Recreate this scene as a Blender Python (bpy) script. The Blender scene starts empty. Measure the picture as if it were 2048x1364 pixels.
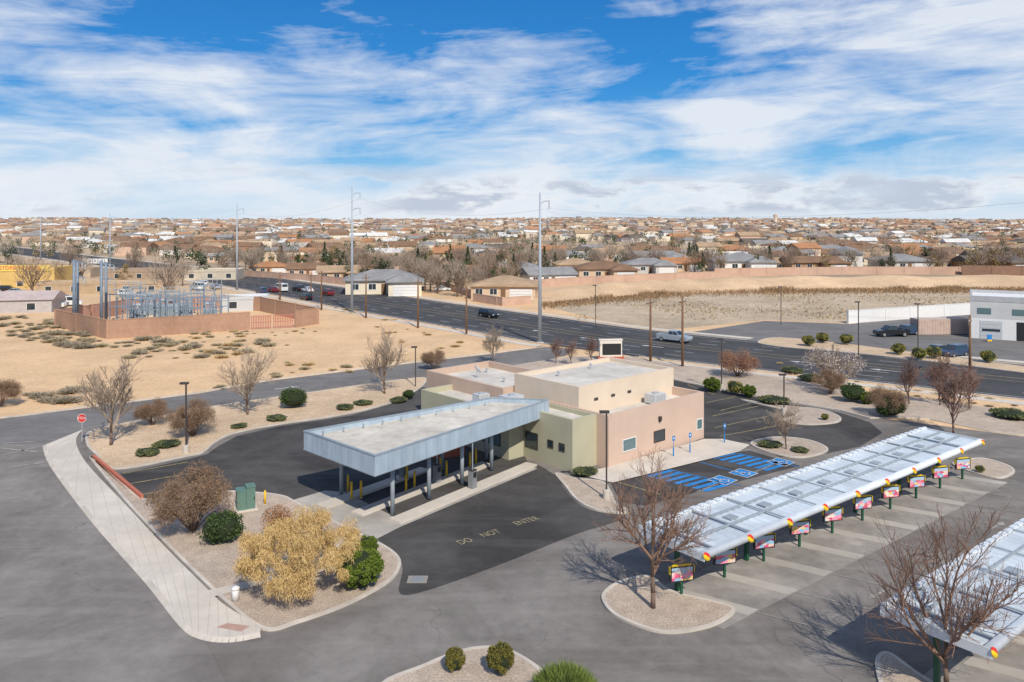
import bpy, math, random
from mathutils import Vector, Matrix, Quaternion
R=random.Random(11)
SC=bpy.context.scene; COL=SC.collection
F=1593.0;H=20.0;HZ=440.0
def G(x,y,z=0.0):
    D=F*(H-z)/(y-HZ); return Vector(((x-1024)*D/F,D,z))
def PX(v): return 1024+F*v[0]/v[1], HZ+F*(H-(v[2] if len(v)>2 else 0))/v[1]
def tz(X,D):
    t=max(0,(D-450)/2300.0)
    return 20.4*min(t,1.0)**1.15+ (2.4*math.sin(X*.0026+.4)+1.5*math.sin(X*.0071)+1.0*math.sin(X*.017+2))*min(1,t*1.1)**1.5
# ------------------------------------------------------------ object helpers
def link(o): COL.objects.link(o); return o
def tag(o,label,cat,group=None):
    o['label']=label;o['category']=cat
    if group:o['group']=group
    return o
def thing(name,label,cat,loc=(0,0,0),rz=0,group=None,sc=None):
    o=bpy.data.objects.new(name,None);link(o);o.location=loc;o.rotation_euler=(0,0,rz);o.empty_display_size=.2
    if sc:o.scale=sc if not isinstance(sc,(int,float)) else (sc,sc,sc)
    return tag(o,label,cat,group)
def st(o): o['kind']='structure';return o
def stuff(o,label,cat): o['kind']='stuff';o['label']=label;o['category']=cat;return o
def inst(me,name,parent=None,color=None,loc=None,rz=0,sc=None):
    o=bpy.data.objects.new(name,me);link(o);o.parent=parent
    if color:o.color=(*color,1)
    if loc is not None:o.location=loc
    if rz:o.rotation_euler=(0,0,rz)
    if sc:o.scale=sc if not isinstance(sc,(int,float)) else (sc,sc,sc)
    return o
class MB:
    def __init__(s): s.v=[];s.f=[];s.mi=[];s.cur=0;s.M=None
    def add(s,vs,fs):
        o=len(s.v)
        if s.M: vs=[s.M@Vector(v) for v in vs]
        s.v.extend([tuple(v) for v in vs]); s.f.extend([tuple(i+o for i in f) for f in fs]); s.mi.extend([s.cur]*len(fs)); return s
    def hexa(s,b,t):
        return s.add(list(b)+list(t),[(3,2,1,0),(4,5,6,7),(0,1,5,4),(1,2,6,5),(2,3,7,6),(3,0,4,7)])
    def box(s,x0,x1,y0,y1,z0,z1):
        return s.hexa([(x0,y0,z0),(x1,y0,z0),(x1,y1,z0),(x0,y1,z0)],[(x0,y0,z1),(x1,y0,z1),(x1,y1,z1),(x0,y1,z1)])
    def poly(s,pts,z=None):
        p=[(q[0],q[1],q[2] if z is None else z) for q in pts]
        if area(p)<0:p=p[::-1]
        return s.add(p,[tuple(range(len(p)))])
    def prism(s,pts,z0,z1):
        p=[(q[0],q[1]) for q in pts]
        if area(p)<0:p=p[::-1]
        n=len(p)
        return s.add([(a,b,z0) for a,b in p]+[(a,b,z1) for a,b in p],[tuple(range(n,2*n)),tuple(range(n-1,-1,-1))]+[(i,(i+1)%n,n+(i+1)%n,n+i) for i in range(n)])
    def tube(s,p,q,r0,r1=None,n=6,cap=True):
        p=Vector(p);q=Vector(q);r1=r0 if r1 is None else r1
        d=(q-p)
        if d.length<1e-6:return s
        d.normalize();a=d.orthogonal().normalized();b=d.cross(a)
        vs=[];
        for k in range(n):
            t=2*math.pi*k/n;e=a*math.cos(t)+b*math.sin(t);vs.append(p+e*r0)
        for k in range(n):
            t=2*math.pi*k/n;e=a*math.cos(t)+b*math.sin(t);vs.append(q+e*r1)
        fs=[(k,(k+1)%n,n+(k+1)%n,n+k) for k in range(n)]
        if cap: fs+=[tuple(range(n-1,-1,-1)),tuple(range(n,2*n))]
        return s.add(vs,fs)
    def path(s,pts,r0,r1=None,n=6):
        r1=r0 if r1 is None else r1;m=len(pts)-1
        for i in range(m): s.tube(pts[i],pts[i+1],r0+(r1-r0)*i/m,r0+(r1-r0)*(i+1)/m,n)
        return s
    def lathe(s,prof,n=16,c=(0,0,0)):
        vs=[]
        for r,z in prof:
            for k in range(n):
                t=2*math.pi*k/n;vs.append((c[0]+r*math.cos(t),c[1]+r*math.sin(t),c[2]+z))
        m=len(prof);fs=[(i*n+k,i*n+(k+1)%n,(i+1)*n+(k+1)%n,(i+1)*n+k) for i in range(m-1) for k in range(n)]
        fs+=[tuple(range(n-1,-1,-1)),tuple((m-1)*n+k for k in range(n))]
        return s.add(vs,fs)
    def strip(s,p,d,L,w0,w1):
        d=d.normalized();a=d.cross(Vector((R.uniform(-1,1),R.uniform(-1,1),R.uniform(-1,1))))
        if a.length<1e-3:a=d.orthogonal()
        a.normalize();q=p+d*L
        return s.add([p-a*w0/2,p+a*w0/2,q+a*w1/2,q-a*w1/2],[(0,1,2,3)])
    def leaf(s,p,sz):
        n=Vector((R.gauss(0,1),R.gauss(0,1),R.gauss(0,1)+.4)).normalized();a=n.orthogonal().normalized();b=n.cross(a)
        t=R.uniform(0,6.28);e=(a*math.cos(t)+b*math.sin(t))*sz/2;g=(b*math.cos(t)-a*math.sin(t))*sz/2*R.uniform(.5,1)
        return s.add([p-e-g*.6,p+e*.2-g,p+e+g*.6,p-e*.2+g],[(0,1,2,3)])
    def mesh(s,name,mats,smooth=False):
        me=bpy.data.meshes.new(name);me.from_pydata(s.v,[],s.f)
        for m in (mats if isinstance(mats,(list,tuple)) else [mats]): me.materials.append(m)
        if isinstance(mats,(list,tuple)) and len(mats)>1: me.polygons.foreach_set('material_index',s.mi)
        if smooth: me.polygons.foreach_set('use_smooth',[True]*len(s.f))
        me.update();return me
    def bld(s,name,mats,parent=None,smooth=False):
        o=bpy.data.objects.new(name,s.mesh(name,mats,smooth));link(o);o.parent=parent;return o
def area(p): return sum(p[i][0]*p[(i+1)%len(p)][1]-p[(i+1)%len(p)][0]*p[i][1] for i in range(len(p)))/2
def cat(P,n=6,closed=True):
    out=[];N=len(P);rng=range(N if closed else N-1)
    for i in rng:
        if closed: a,b,c,d=P[i-1],P[i],P[(i+1)%N],P[(i+2)%N]
        else: a,b,c,d=P[max(i-1,0)],P[i],P[i+1],P[min(i+2,N-1)]
        for k in range(n):
            t=k/n;t2=t*t;t3=t2*t
            out.append(tuple(.5*((2*b[j])+(c[j]-a[j])*t+(2*a[j]-5*b[j]+4*c[j]-d[j])*t2+(3*b[j]-a[j]-3*c[j]+d[j])*t3) for j in (0,1)))
    if not closed: out.append((P[-1][0],P[-1][1]))
    return out
def inset(P,d):
    if area(P)<0:P=P[::-1]
    out=[];N=len(P)
    for i in range(N):
        a=Vector(P[i-1][:2]);b=Vector(P[i][:2]);c=Vector(P[(i+1)%N][:2])
        e=(b-a);f=(c-b);e=e.normalized() if e.length>1e-6 else Vector((0,0));f=f.normalized() if f.length>1e-6 else Vector((0,0))
        t=e+f;t=t.normalized() if t.length>1e-4 else e
        out.append((b.x-t.y*d,b.y+t.x*d))
    return out
def gp(px): return [tuple(G(x,y).xy) for x,y in px]
# ------------------------------------------------------------ materials
def nm(name):
    m=bpy.data.materials.new(name);m.use_nodes=True;return m,m.node_tree,m.node_tree.nodes['Principled BSDF']
def noise(nt,vec,sc,det=4,ro=.6,dist=0):
    n=nt.nodes.new('ShaderNodeTexNoise');n.inputs['Scale'].default_value=sc;n.inputs['Detail'].default_value=det;n.inputs['Roughness'].default_value=ro;n.inputs['Distortion'].default_value=dist
    if vec:nt.links.new(vec,n.inputs['Vector'])
    return n.outputs['Fac']
def setin(nt,s,v):
    if hasattr(v,'is_output'):nt.links.new(v,s)
    else:s.default_value=v
def mth(nt,op,a,b=0.0,c=None,clamp=False):
    n=nt.nodes.new('ShaderNodeMath');n.operation=op;n.use_clamp=clamp;setin(nt,n.inputs[0],a);setin(nt,n.inputs[1],b)
    if c is not None:setin(nt,n.inputs[2],c)
    return n.outputs[0]
def mr(nt,v,a,b,c=0.0,d=1.0):
    n=nt.nodes.new('ShaderNodeMapRange');setin(nt,n.inputs[0],v)
    for i,x in enumerate((a,b,c,d)):n.inputs[i+1].default_value=x
    return n.outputs[0]
def c4(c): return (c[0],c[1],c[2],1) if isinstance(c,(tuple,list)) else c
def mix(nt,f,a,b,bl='MIX'):
    n=nt.nodes.new('ShaderNodeMix');n.data_type='RGBA';n.blend_type=bl
    setin(nt,n.inputs[0],f);setin(nt,n.inputs[6],c4(a));setin(nt,n.inputs[7],c4(b));return n.outputs[2]
def scl(nt,col,f):
    n=nt.nodes.new('ShaderNodeVectorMath');n.operation='SCALE';setin(nt,n.inputs[0],col);setin(nt,n.inputs['Scale'],f);return n.outputs[0]
def ocoord(nt): return nt.nodes.new('ShaderNodeTexCoord').outputs['Object']
def bump(nt,b,h,st_,d=.02):
    n=nt.nodes.new('ShaderNodeBump');n.inputs['Strength'].default_value=st_;n.inputs['Distance'].default_value=d;nt.links.new(h,n.inputs['Height']);nt.links.new(n.outputs[0],b.inputs['Normal'])
def mapv(nt,v,sc):
    n=nt.nodes.new('ShaderNodeMapping');n.inputs['Scale'].default_value=sc;nt.links.new(v,n.inputs[0]);return n.outputs[0]
def surf(name,c1,c2=None,s=1.0,rough=.9,bmp=0,bs=25,big=.15,bigs=.08,spec=.25,metal=0,obj=False,fine=0,sc3=None,fa=.1):
    m,nt,b=nm(name);v=ocoord(nt)
    if sc3:v=mapv(nt,v,sc3)
    c2=c2 or tuple(x*.8 for x in c1)
    col=mix(nt,mr(nt,noise(nt,v,s,6),.32,.68),c1,c2)
    col=scl(nt,col,mr(nt,noise(nt,v,bigs,3),.3,.7,1-big,1+big))
    if fine: col=scl(nt,col,mr(nt,noise(nt,v,fine,2),.3,.7,1-fa,1+fa))
    if obj:
        oi=nt.nodes.new('ShaderNodeObjectInfo');col=mix(nt,1.0,col,oi.outputs['Color'],'MULTIPLY')
    nt.links.new(col,b.inputs['Base Color']);b.inputs['Roughness'].default_value=rough;b.inputs['Specular IOR Level'].default_value=spec;b.inputs['Metallic'].default_value=metal
    if bmp:bump(nt,b,noise(nt,v,bs,4),bmp)
    return m
def asphalt(name,c1,c2,crack=.4,stain=.2):
    m,nt,b=nm(name);v=ocoord(nt)
    col=mix(nt,mr(nt,noise(nt,v,.11,8,.62,.8),.38,.62),c1,c2)
    col=scl(nt,col,mr(nt,noise(nt,v,1.1,7,.72),.25,.75,.82,1.18))
    col=scl(nt,col,mr(nt,noise(nt,v,40,2),.3,.7,.85,1.15))
    dk=mr(nt,noise(nt,v,.40,6,.65,1.5),.55,.74,0,stain);col=mix(nt,dk,col,tuple(x*.45 for x in c1))
    lt=mr(nt,noise(nt,mapv(nt,v,(.05,.5,1)),1.0,5,.6),.50,.70,0,.38);col=mix(nt,lt,col,tuple(x*1.35 for x in c2))
    wn=nt.nodes.new('ShaderNodeTexNoise');wn.inputs['Scale'].default_value=.5;wn.inputs['Detail'].default_value=6;nt.links.new(v,wn.inputs['Vector'])
    a=nt.nodes.new('ShaderNodeVectorMath');a.operation='MULTIPLY_ADD';nt.links.new(wn.outputs['Color'],a.inputs[0]);a.inputs[1].default_value=(2.6,2.6,0);nt.links.new(v,a.inputs[2])
    vo=nt.nodes.new('ShaderNodeTexVoronoi');vo.feature='DISTANCE_TO_EDGE';vo.inputs['Scale'].default_value=.085;nt.links.new(a.outputs[0],vo.inputs['Vector'])
    gate=mr(nt,noise(nt,v,.12,2),.44,.64)
    ck=mth(nt,'MULTIPLY',mr(nt,vo.outputs['Distance'],.0006,.0028,crack,0),gate);col=mix(nt,ck,col,(.03,.027,.025))
    nt.links.new(col,b.inputs['Base Color']);b.inputs['Roughness'].default_value=.9;b.inputs['Specular IOR Level'].default_value=.18
    bump(nt,b,noise(nt,v,60,2),.3,.01);return m
def leafm(name,a,c,rough=.75):
    m,nt,b=nm(name);g=nt.nodes.new('ShaderNodeNewGeometry')
    v=ocoord(nt);f=mth(nt,'ADD',mth(nt,'MULTIPLY',g.outputs['Random Per Island'],.6),mth(nt,'MULTIPLY',mr(nt,noise(nt,v,1.3,3),.3,.7),.4))
    nt.links.new(mix(nt,f,a,c),b.inputs['Base Color']);b.inputs['Roughness'].default_value=rough;b.inputs['Specular IOR Level'].default_value=.2;return m
def flat(name,c,rough=.5,metal=0,spec=.4): return surf(name,c,tuple(x*.88 for x in c),3,rough,big=.06,spec=spec,metal=metal)
sand=surf('sand',(.66,.465,.285),(.56,.385,.23),.25,.95,.4,6,.18,.03,fine=1.7,fa=.12)
def groundmat():
    m,nt,b=nm('earth');v=ocoord(nt)
    near=mix(nt,mr(nt,noise(nt,v,.12,8,.65),.35,.65),(.74,.51,.30),(.61,.41,.235))
    near=scl(nt,near,mr(nt,noise(nt,v,1.8,5),.3,.7,.86,1.12))
    g=mr(nt,noise(nt,v,.05,6,.7,.8),.54,.70,0,.5);near=mix(nt,g,near,(.42,.31,.185))
    tr=mr(nt,noise(nt,mapv(nt,v,(.05,.9,1)),.5,4,.5,1.0),.60,.70,0,.35);near=mix(nt,tr,near,(.80,.59,.38))
    far=mix(nt,mr(nt,noise(nt,v,.03,6,.7),.4,.6),(.42,.31,.205),(.57,.43,.285));far=mix(nt,mr(nt,noise(nt,v,.011,5,.7),.5,.62),far,(.28,.23,.175))
    s=nt.nodes.new('ShaderNodeSeparateXYZ');nt.links.new(v,s.inputs[0])
    col=mix(nt,mr(nt,s.outputs[1],190,300),near,far)
    nt.links.new(col,b.inputs['Base Color']);b.inputs['Roughness'].default_value=.95;b.inputs['Specular IOR Level'].default_value=.1
    bump(nt,b,noise(nt,v,3,5),.35,.15);return m
earth=groundmat()
gravel=surf('gravel',(.50,.405,.32),(.39,.31,.24),1.2,.95,.6,18,.14,.12,fine=9,fa=.28)
gravel_tan=surf('tan_gravel',(.60,.45,.30),(.50,.365,.24),.8,.95,.5,14,.14,.12,fine=7,fa=.25)
fieldm=surf('field_gravel',(.52,.41,.285),(.41,.32,.22),.3,.95,.5,3,.18,.05,fine=1.4,fa=.2)
asph=asphalt('worn_asphalt',(.152,.136,.122),(.238,.217,.196),.5,.32)
asph_st=asphalt('street_asphalt',(.172,.155,.140),(.252,.231,.21),.5,.25)
asph_dk=asphalt('sealed_asphalt',(.048,.045,.043),(.090,.084,.079),.4,.2)
asph_rd=asphalt('road_asphalt',(.058,.057,.059),(.082,.080,.081),.1,.2)
asph_side=asphalt('side_street_asphalt',(.150,.141,.133),(.198,.187,.177),.4,.2)
conc=surf('concrete',(.62,.555,.475),(.54,.485,.415),.4,.9,.1,20,.08,.3,fine=3,fa=.03)
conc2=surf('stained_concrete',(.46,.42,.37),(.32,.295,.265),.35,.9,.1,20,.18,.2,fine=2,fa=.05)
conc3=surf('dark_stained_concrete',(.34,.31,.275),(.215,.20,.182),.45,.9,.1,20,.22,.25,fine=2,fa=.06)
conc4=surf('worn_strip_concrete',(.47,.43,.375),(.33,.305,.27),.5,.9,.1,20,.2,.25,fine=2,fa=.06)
kerbm=surf('kerb_concrete',(.58,.52,.445),(.47,.42,.36),1.0,.9,big=.12,bigs=.4)
tan=surf('tan_stucco',(.60,.445,.35),(.56,.41,.32),.4,.9,.3,30,.05,.3)
beige=surf('beige_stucco',(.68,.565,.44),(.64,.53,.41),.4,.9,.3,30,.05,.3)
olive=surf('sage_stucco',(.47,.445,.315),(.43,.41,.29),.4,.9,.3,30,.05,.3)
pink=surf('pink_stucco',(.55,.405,.315),(.51,.375,.29),.4,.9,.3,30,.05,.3)
roofm=surf('membrane_roof',(.64,.595,.525),(.50,.465,.41),.35,.9,.1,12,.14,.2,fine=1.2,fa=.07)
roofw=surf('canopy_roof',(.62,.57,.49),(.50,.46,.39),.4,.9,.1,12,.12,.35,fine=1.4,fa=.07)
def panelmat():
    m,nt,b=nm('galvanized_metal');v=ocoord(nt)
    col=mix(nt,mr(nt,noise(nt,mapv(nt,v,(1.6,1.6,.25)),1.0,5),.3,.7),(.33,.41,.49),(.44,.53,.60))
    nt.links.new(scl(nt,col,mr(nt,noise(nt,v,.5,3),.3,.7,.9,1.1)),b.inputs['Base Color']);b.inputs['Roughness'].default_value=.5;b.inputs['Metallic'].default_value=.1;return m
galv=panelmat()
galv2=surf('column_steel',(.36,.42,.46),(.29,.34,.38),2,.45,spec=.5,metal=.2)
soff=flat('soffit_paint',(.25,.26,.27))
glass=flat('dark_glass',(.03,.045,.055),.08,spec=.7)
glass2=flat('teal_glass',(.12,.20,.21),.1,spec=.7)
white=flat('white_paint',(.78,.77,.75))
whitemetal=surf('white_metal',(.70,.74,.77),(.60,.64,.67),1.2,.4,big=.08,bigs=.4,spec=.45)
deckm=surf('roof_deck_metal',(.56,.62,.67),(.46,.515,.56),.8,.45,big=.12,bigs=.35,spec=.4)
ribm=flat('rib_metal',(.33,.37,.40))
yel=flat('yellow_paint',(.80,.50,.03)); yelp=surf('worn_yellow_paint',(.52,.41,.18),(.22,.195,.13),3,.85,big=.2,bigs=.6)
yelf=surf('faded_yellow_paint',(.46,.38,.21),(.17,.15,.11),5,.85,big=.2,bigs=.6)
whp=surf('worn_white_paint',(.60,.59,.57),(.36,.35,.335),2.5,.85,big=.2,bigs=.6)
whf=surf('faded_white_paint',(.38,.36,.335),(.235,.22,.20),2.5,.85,big=.2,bigs=.6)
bluep=surf('blue_paint',(.02,.23,.58),(.03,.19,.46),2.5,.8,big=.15,bigs=.6)
red=flat('red_paint',(.62,.035,.03)); dred=surf('terracotta',(.50,.16,.10),(.44,.135,.085),1,.9)
dgreen=flat('dark_green_paint',(.012,.085,.045)); boxgreen=flat('cabinet_green',(.12,.215,.175),.6)
black=flat('black_paint',(.025,.025,.027)); bronze=flat('dark_bronze',(.06,.05,.045))
wood=surf('pole_wood',(.24,.14,.075),(.16,.09,.05),2,.9,sc3=(3,3,.4))
steel=surf('pole_steel',(.40,.455,.51),(.34,.39,.44),1,.5,spec=.4,metal=.1)
steel2=surf('yard_steel',(.205,.265,.335),(.165,.215,.275),1,.55,spec=.4,metal=.1)
wire=flat('wire_metal',(.22,.23,.25)); grey=flat('grey_paint',(.42,.43,.44)); lgrey=flat('light_grey_paint',(.55,.57,.58)); mgrey=flat('equipment_grey',(.33,.385,.43))
brick=surf('block_wall_brown',(.43,.27,.185),(.36,.22,.15),1.5,.9,.3,8); blockm=surf('block_wall_pink',(.55,.37,.275),(.47,.315,.235),.5,.9,.3,8)
stucco=surf('house_stucco',(1,1,1),(.9,.9,.9),.7,.9,big=.06,obj=True); roofo=surf('house_shingle',(1,1,1),(.72,.72,.72),1.2,.9,.5,9,.14,.3,obj=True)
carp=surf('car_paint',(1,1,1),(.97,.97,.97),1,.25,big=.02,obj=True,spec=.6)
tyre=flat('tyre_rubber',(.02,.02,.02),.85); rimm=flat('alloy_rim',(.45,.46,.48),.3,.6); lampm=flat('lamp_lens',(.75,.75,.72),.15); tailm=flat('tail_lens',(.4,.02,.02),.2)
bark=surf('bark',(.20,.14,.105),(.13,.09,.068),3,.95,sc3=(2,2,.5)); twig=leafm('red_brown_twigs',(.18,.105,.075),(.30,.19,.135)); twigg=leafm('grey_twigs',(.28,.215,.16),(.42,.335,.255))
brt=leafm('brown_twig_mass',(.16,.10,.062),(.34,.225,.145)); rustl=leafm('rust_leaf',(.24,.11,.05),(.42,.22,.10))
goldl=leafm('gold_leaf',(.44,.28,.10),(.76,.56,.26))
grn=leafm('green_leaf',(.045,.085,.012),(.19,.245,.035)); dgrn=leafm('dark_green_leaf',(.02,.045,.014),(.085,.125,.04)); jun=leafm('juniper_leaf',(.07,.09,.035),(.18,.19,.085)); ygr=leafm('yellow_green_leaf',(.15,.14,.03),(.36,.33,.09))
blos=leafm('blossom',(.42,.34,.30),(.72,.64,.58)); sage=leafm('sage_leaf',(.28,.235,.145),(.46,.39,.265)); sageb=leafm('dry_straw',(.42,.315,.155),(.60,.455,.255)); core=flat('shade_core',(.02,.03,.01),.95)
redtw=leafm('dark_red_twigs',(.15,.085,.07),(.28,.175,.135)); ever=leafm('evergreen_leaf',(.022,.04,.018),(.08,.105,.05))
# ------------------------------------------------------------ world, sun, camera
w=bpy.data.worlds.new('World');SC.world=w;w.use_nodes=True;nt=w.node_tree;nt.nodes.clear()
el=math.radians(43);az=math.atan2(.35,-.94)
sky=nt.nodes.new('ShaderNodeTexSky');sky.sky_type='NISHITA';sky.sun_disc=False;sky.sun_elevation=el;sky.sun_rotation=az;sky.altitude=1500;sky.dust_density=.6;sky.ozone_density=2
tc=nt.nodes.new('ShaderNodeTexCoord');sp=nt.nodes.new('ShaderNodeSeparateXYZ');nt.links.new(tc.outputs['Generated'],sp.inputs[0]);dx,dy,dz=sp.outputs
cr=nt.nodes.new('ShaderNodeValToRGB');e=cr.color_ramp.elements;e[0].position=0;e[0].color=(.60,.73,.88,1);e[1].position=1;e[1].color=(.02,.13,.42,1)
for p,c in ((.03,(.50,.69,.89)),(.07,(.20,.50,.83)),(.12,(.05,.34,.76)),(.18,(.015,.25,.68)),(.28,(.010,.185,.56))): q=cr.color_ramp.elements.new(p);q.color=(*c,1)
nt.links.new(dz,cr.inputs[0])
base=mix(nt,.9,sky.outputs[0],scl(nt,cr.outputs[0],10.0))
u=mth(nt,'MULTIPLY',dx,2.0);v=mth(nt,'MULTIPLY',dz,5.4)
cb=nt.nodes.new('ShaderNodeCombineXYZ');nt.links.new(mth(nt,'ADD',mth(nt,'MULTIPLY',u,.9),mth(nt,'MULTIPLY',v,.3)),cb.inputs[0]);nt.links.new(mth(nt,'SUBTRACT',v,mth(nt,'MULTIPLY',u,.24)),cb.inputs[1]);cb.inputs[2].default_value=5.3
n0=noise(nt,cb.outputs[0],1.3,2,.5,.3)
n1=noise(nt,cb.outputs[0],2.6,12,.60,.5);n2=noise(nt,mapv(nt,cb.outputs[0],(.6,1.5,1)),5.0,9,.62,.7)
hz=mr(nt,dz,.03,.26,.050,-.010)
tot=mth(nt,'ADD',mth(nt,'ADD',mth(nt,'MULTIPLY',n1,.44),mth(nt,'MULTIPLY',n2,.20)),mth(nt,'ADD',mth(nt,'MULTIPLY',n0,.36),hz))
f1=mr(nt,tot,.468,.605,0,.90)
cl=mix(nt,f1,base,(8.2,8.6,9.2))
sh=mth(nt,'MULTIPLY',mr(nt,tot,.57,.66,0,.4),mr(nt,n1,.60,.45));cl=mix(nt,sh,cl,(6.4,7.1,8.3))
cb2=nt.nodes.new('ShaderNodeCombineXYZ');nt.links.new(dx,cb2.inputs[0]);nt.links.new(mth(nt,'MULTIPLY',dz,2.7),cb2.inputs[1]);cb2.inputs[2].default_value=2.6
n3=noise(nt,cb2.outputs[0],11,9,.60,.2);n4=noise(nt,mapv(nt,cb2.outputs[0],(1,1.4,1)),3.2,2,.5);band=mth(nt,'MULTIPLY',mth(nt,'MULTIPLY',mr(nt,dz,.004,.014),mr(nt,dz,.070,.042)),mr(nt,n4,.38,.52))
f3=mth(nt,'MULTIPLY',mr(nt,n3,.42,.52,0,.65),band);cl=mix(nt,f3,cl,(8.9,9.05,9.3))
f2=mth(nt,'MULTIPLY',mr(nt,n3,.495,.59,0,.85),band);cl=mix(nt,f2,cl,(4.8,5.5,6.8))
bg=nt.nodes.new('ShaderNodeBackground');bg.inputs['Strength'].default_value=.1;nt.links.new(cl,bg.inputs[0]);ow=nt.nodes.new('ShaderNodeOutputWorld');nt.links.new(bg.outputs[0],ow.inputs[0])
sl=bpy.data.lights.new('sun','SUN');sl.energy=4.4;sl.angle=math.radians(.5);sl.color=(1,.93,.82);so=link(bpy.data.objects.new('sun',sl))
sd=Vector((-math.sin(az)*math.cos(el),-math.cos(az)*math.cos(el),-math.sin(el)));so.rotation_euler=sd.to_track_quat('-Z','Y').to_euler();so.location=(40,-40,60)
cam=bpy.data.cameras.new('camera');cam.sensor_width=36;cam.lens=28;cam.shift_y=-242/2048;cam.clip_end=20000;cam.clip_start=.5
co=link(bpy.data.objects.new('camera',cam));co.location=(0,0,H);co.rotation_euler=(math.pi/2,0,0);SC.camera=co
SC.view_settings.view_transform='Standard';SC.view_settings.look='None';SC.view_settings.exposure=0
# ------------------------------------------------------------ ground
Ds=[-60,0,30]+[30*1.045**k for k in range(1,118)];Ds=[d for d in Ds if d<2900]+[2950,3600,5000]
m=MB();NX=90
for D in Ds:
    for k in range(NX+1):
        X=(k/NX*2-1)*(1.0*max(D,0)+150);z=tz(X,D) if D<2960 else tz(X,2950)-(D-2950)*.02
        m.v.append((X,D,z))
m.f=[(i*(NX+1)+k,i*(NX+1)+k+1,(i+1)*(NX+1)+k+1,(i+1)*(NX+1)+k) for i in range(len(Ds)-1) for k in range(NX)];m.mi=[0]*len(m.f)
st(m.bld('ground',earth))
def sheet(name,pts,z,mat,parent=None):
    o=MB().poly(pts,z).bld(name,mat,parent)
    return o if parent else st(o)
lot=sheet('parking_lot',gp([(-700,870),(0,842),(180,850),(440,803),(850,743),(1090,712),(1350,757),(1560,800),(1750,835),(2100,880),(2800,1000),(3500,1364)])+[(90,18),(-90,18),(-90,40)],.02,asph)
street=sheet('street',gp([(-700,868),(0,839),(160,836),(150,856),(98,885),(112,930),(195,1040),(300,1165),(372,1250),(408,1280),(450,1364)])+[(-7.5,18),(-90,18)],.026,asph_st)
sheet('side_street',gp([(-500,862),(0,838),(160,818),(400,787),(540,762),(830,726),(1000,706),(1090,694),(1150,699),(1130,712),(1000,730),(850,746),(600,783),(440,806),(180,853),(100,884),(-300,905)]),.032,asph_side)
m=MB()
P=cat(gp([(-300,850),(0,837),(160,817),(400,786),(540,761),(830,725),(1000,705),(1060,697)]),5,False)
for a,b in zip(P,P[1:]):
    a=Vector(a);b=Vector(b);t=(b-a).normalized();n=Vector((-t.y,t.x));m.prism([a,b,b+n*.25,a+n*.25],0,.14)
st(m.bld('kerb',kerbm))
# main road
NE=[(230,-40),(130,34),(95,60),(75,75),(56.9,88.5),(44,98),(26.1,110.6),(6.1,127.4),(-11.5,148),(-36,177),(-53,199),(-87,241),(-138,303),(-315,490),(-470,650)]
RC=cat(NE,8,False)
def _rd(i,o):
    a=Vector(RC[max(i-1,0)]);b=Vector(RC[min(i+1,len(RC)-1)]);t=(b-a).normalized();p=Vector(RC[i])
    return (p.x+t.y*o,p.y-t.x*o)
sgn=1 if _rd(40,5)[1]>RC[40][1] else -1
def rd(i,o): return _rd(i,o*sgn)
def strips(name,o0,o1,z,mat,parent=None,skip=None,h=None):
    m=MB()
    for i in range(len(RC)-1):
        X=RC[i][0]
        if skip and any(a<X<b for a,b in skip):continue
        q=[rd(i,o0),rd(i,o1),rd(i+1,o1),rd(i+1,o0)]
        zz=[tz(*p) for p in q]
        m.add([(p[0],p[1],z+t) for p,t in zip(q,zz)],[(0,1,2,3)])
        if h:
            m.add([(q[0][0],q[0][1],0),(q[3][0],q[3][1],0),(q[3][0],q[3][1],z),(q[0][0],q[0][1],z)],[(0,1,2,3)]);m.add([(q[1][0],q[1][1],0),(q[2][0],q[2][1],0),(q[2][0],q[2][1],z),(q[1][0],q[1][1],z)],[(0,1,2,3)])
    o=m.bld(name,mat,parent);return o if parent else st(o)
road=strips('road',0,25,.04,asph_rd)
gapn=[(8,20)];gapf=[(26,46)]
strips('kerb',-.3,0,.15,kerbm,None,gapn,1);strips('kerb',25,25.3,.15,kerbm,None,gapf,1)
strips('sidewalk',-3.2,-1.6,.10,conc,None,gapn,1);strips('sidewalk',26.6,28.2,.10,conc,None,gapf,1)
for o in (11.2,13.6): strips('lane_line',o,o+.16,.048,yelp,road)
for o in (1.2,23.6): strips('lane_line',o,o+.14,.048,whp,road)
for o in (4.3,7.8,16.9,20.4):
    m=MB();acc=0
    for i in range(16,len(RC)-1):
        a=Vector(rd(i,o));b=Vector(rd(i+1,o));L=(b-a).length;t=(b-a)/L;n=Vector((-t.y,t.x))*.08;s=-acc
        while s<L:
            s0=max(s,0);s1=min(s+3,L)
            if s1>s0:
                p=a+t*s0;q=a+t*s1;m.add([(p.x-n.x,p.y-n.y,.048),(q.x-n.x,q.y-n.y,.048),(q.x+n.x,q.y+n.y,.048),(p.x+n.x,p.y+n.y,.048)],[(0,1,2,3)])
            s+=9
        acc=max(0,(L-(s-9)))
    m.bld('lane_dashes',whp,road)
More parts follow.
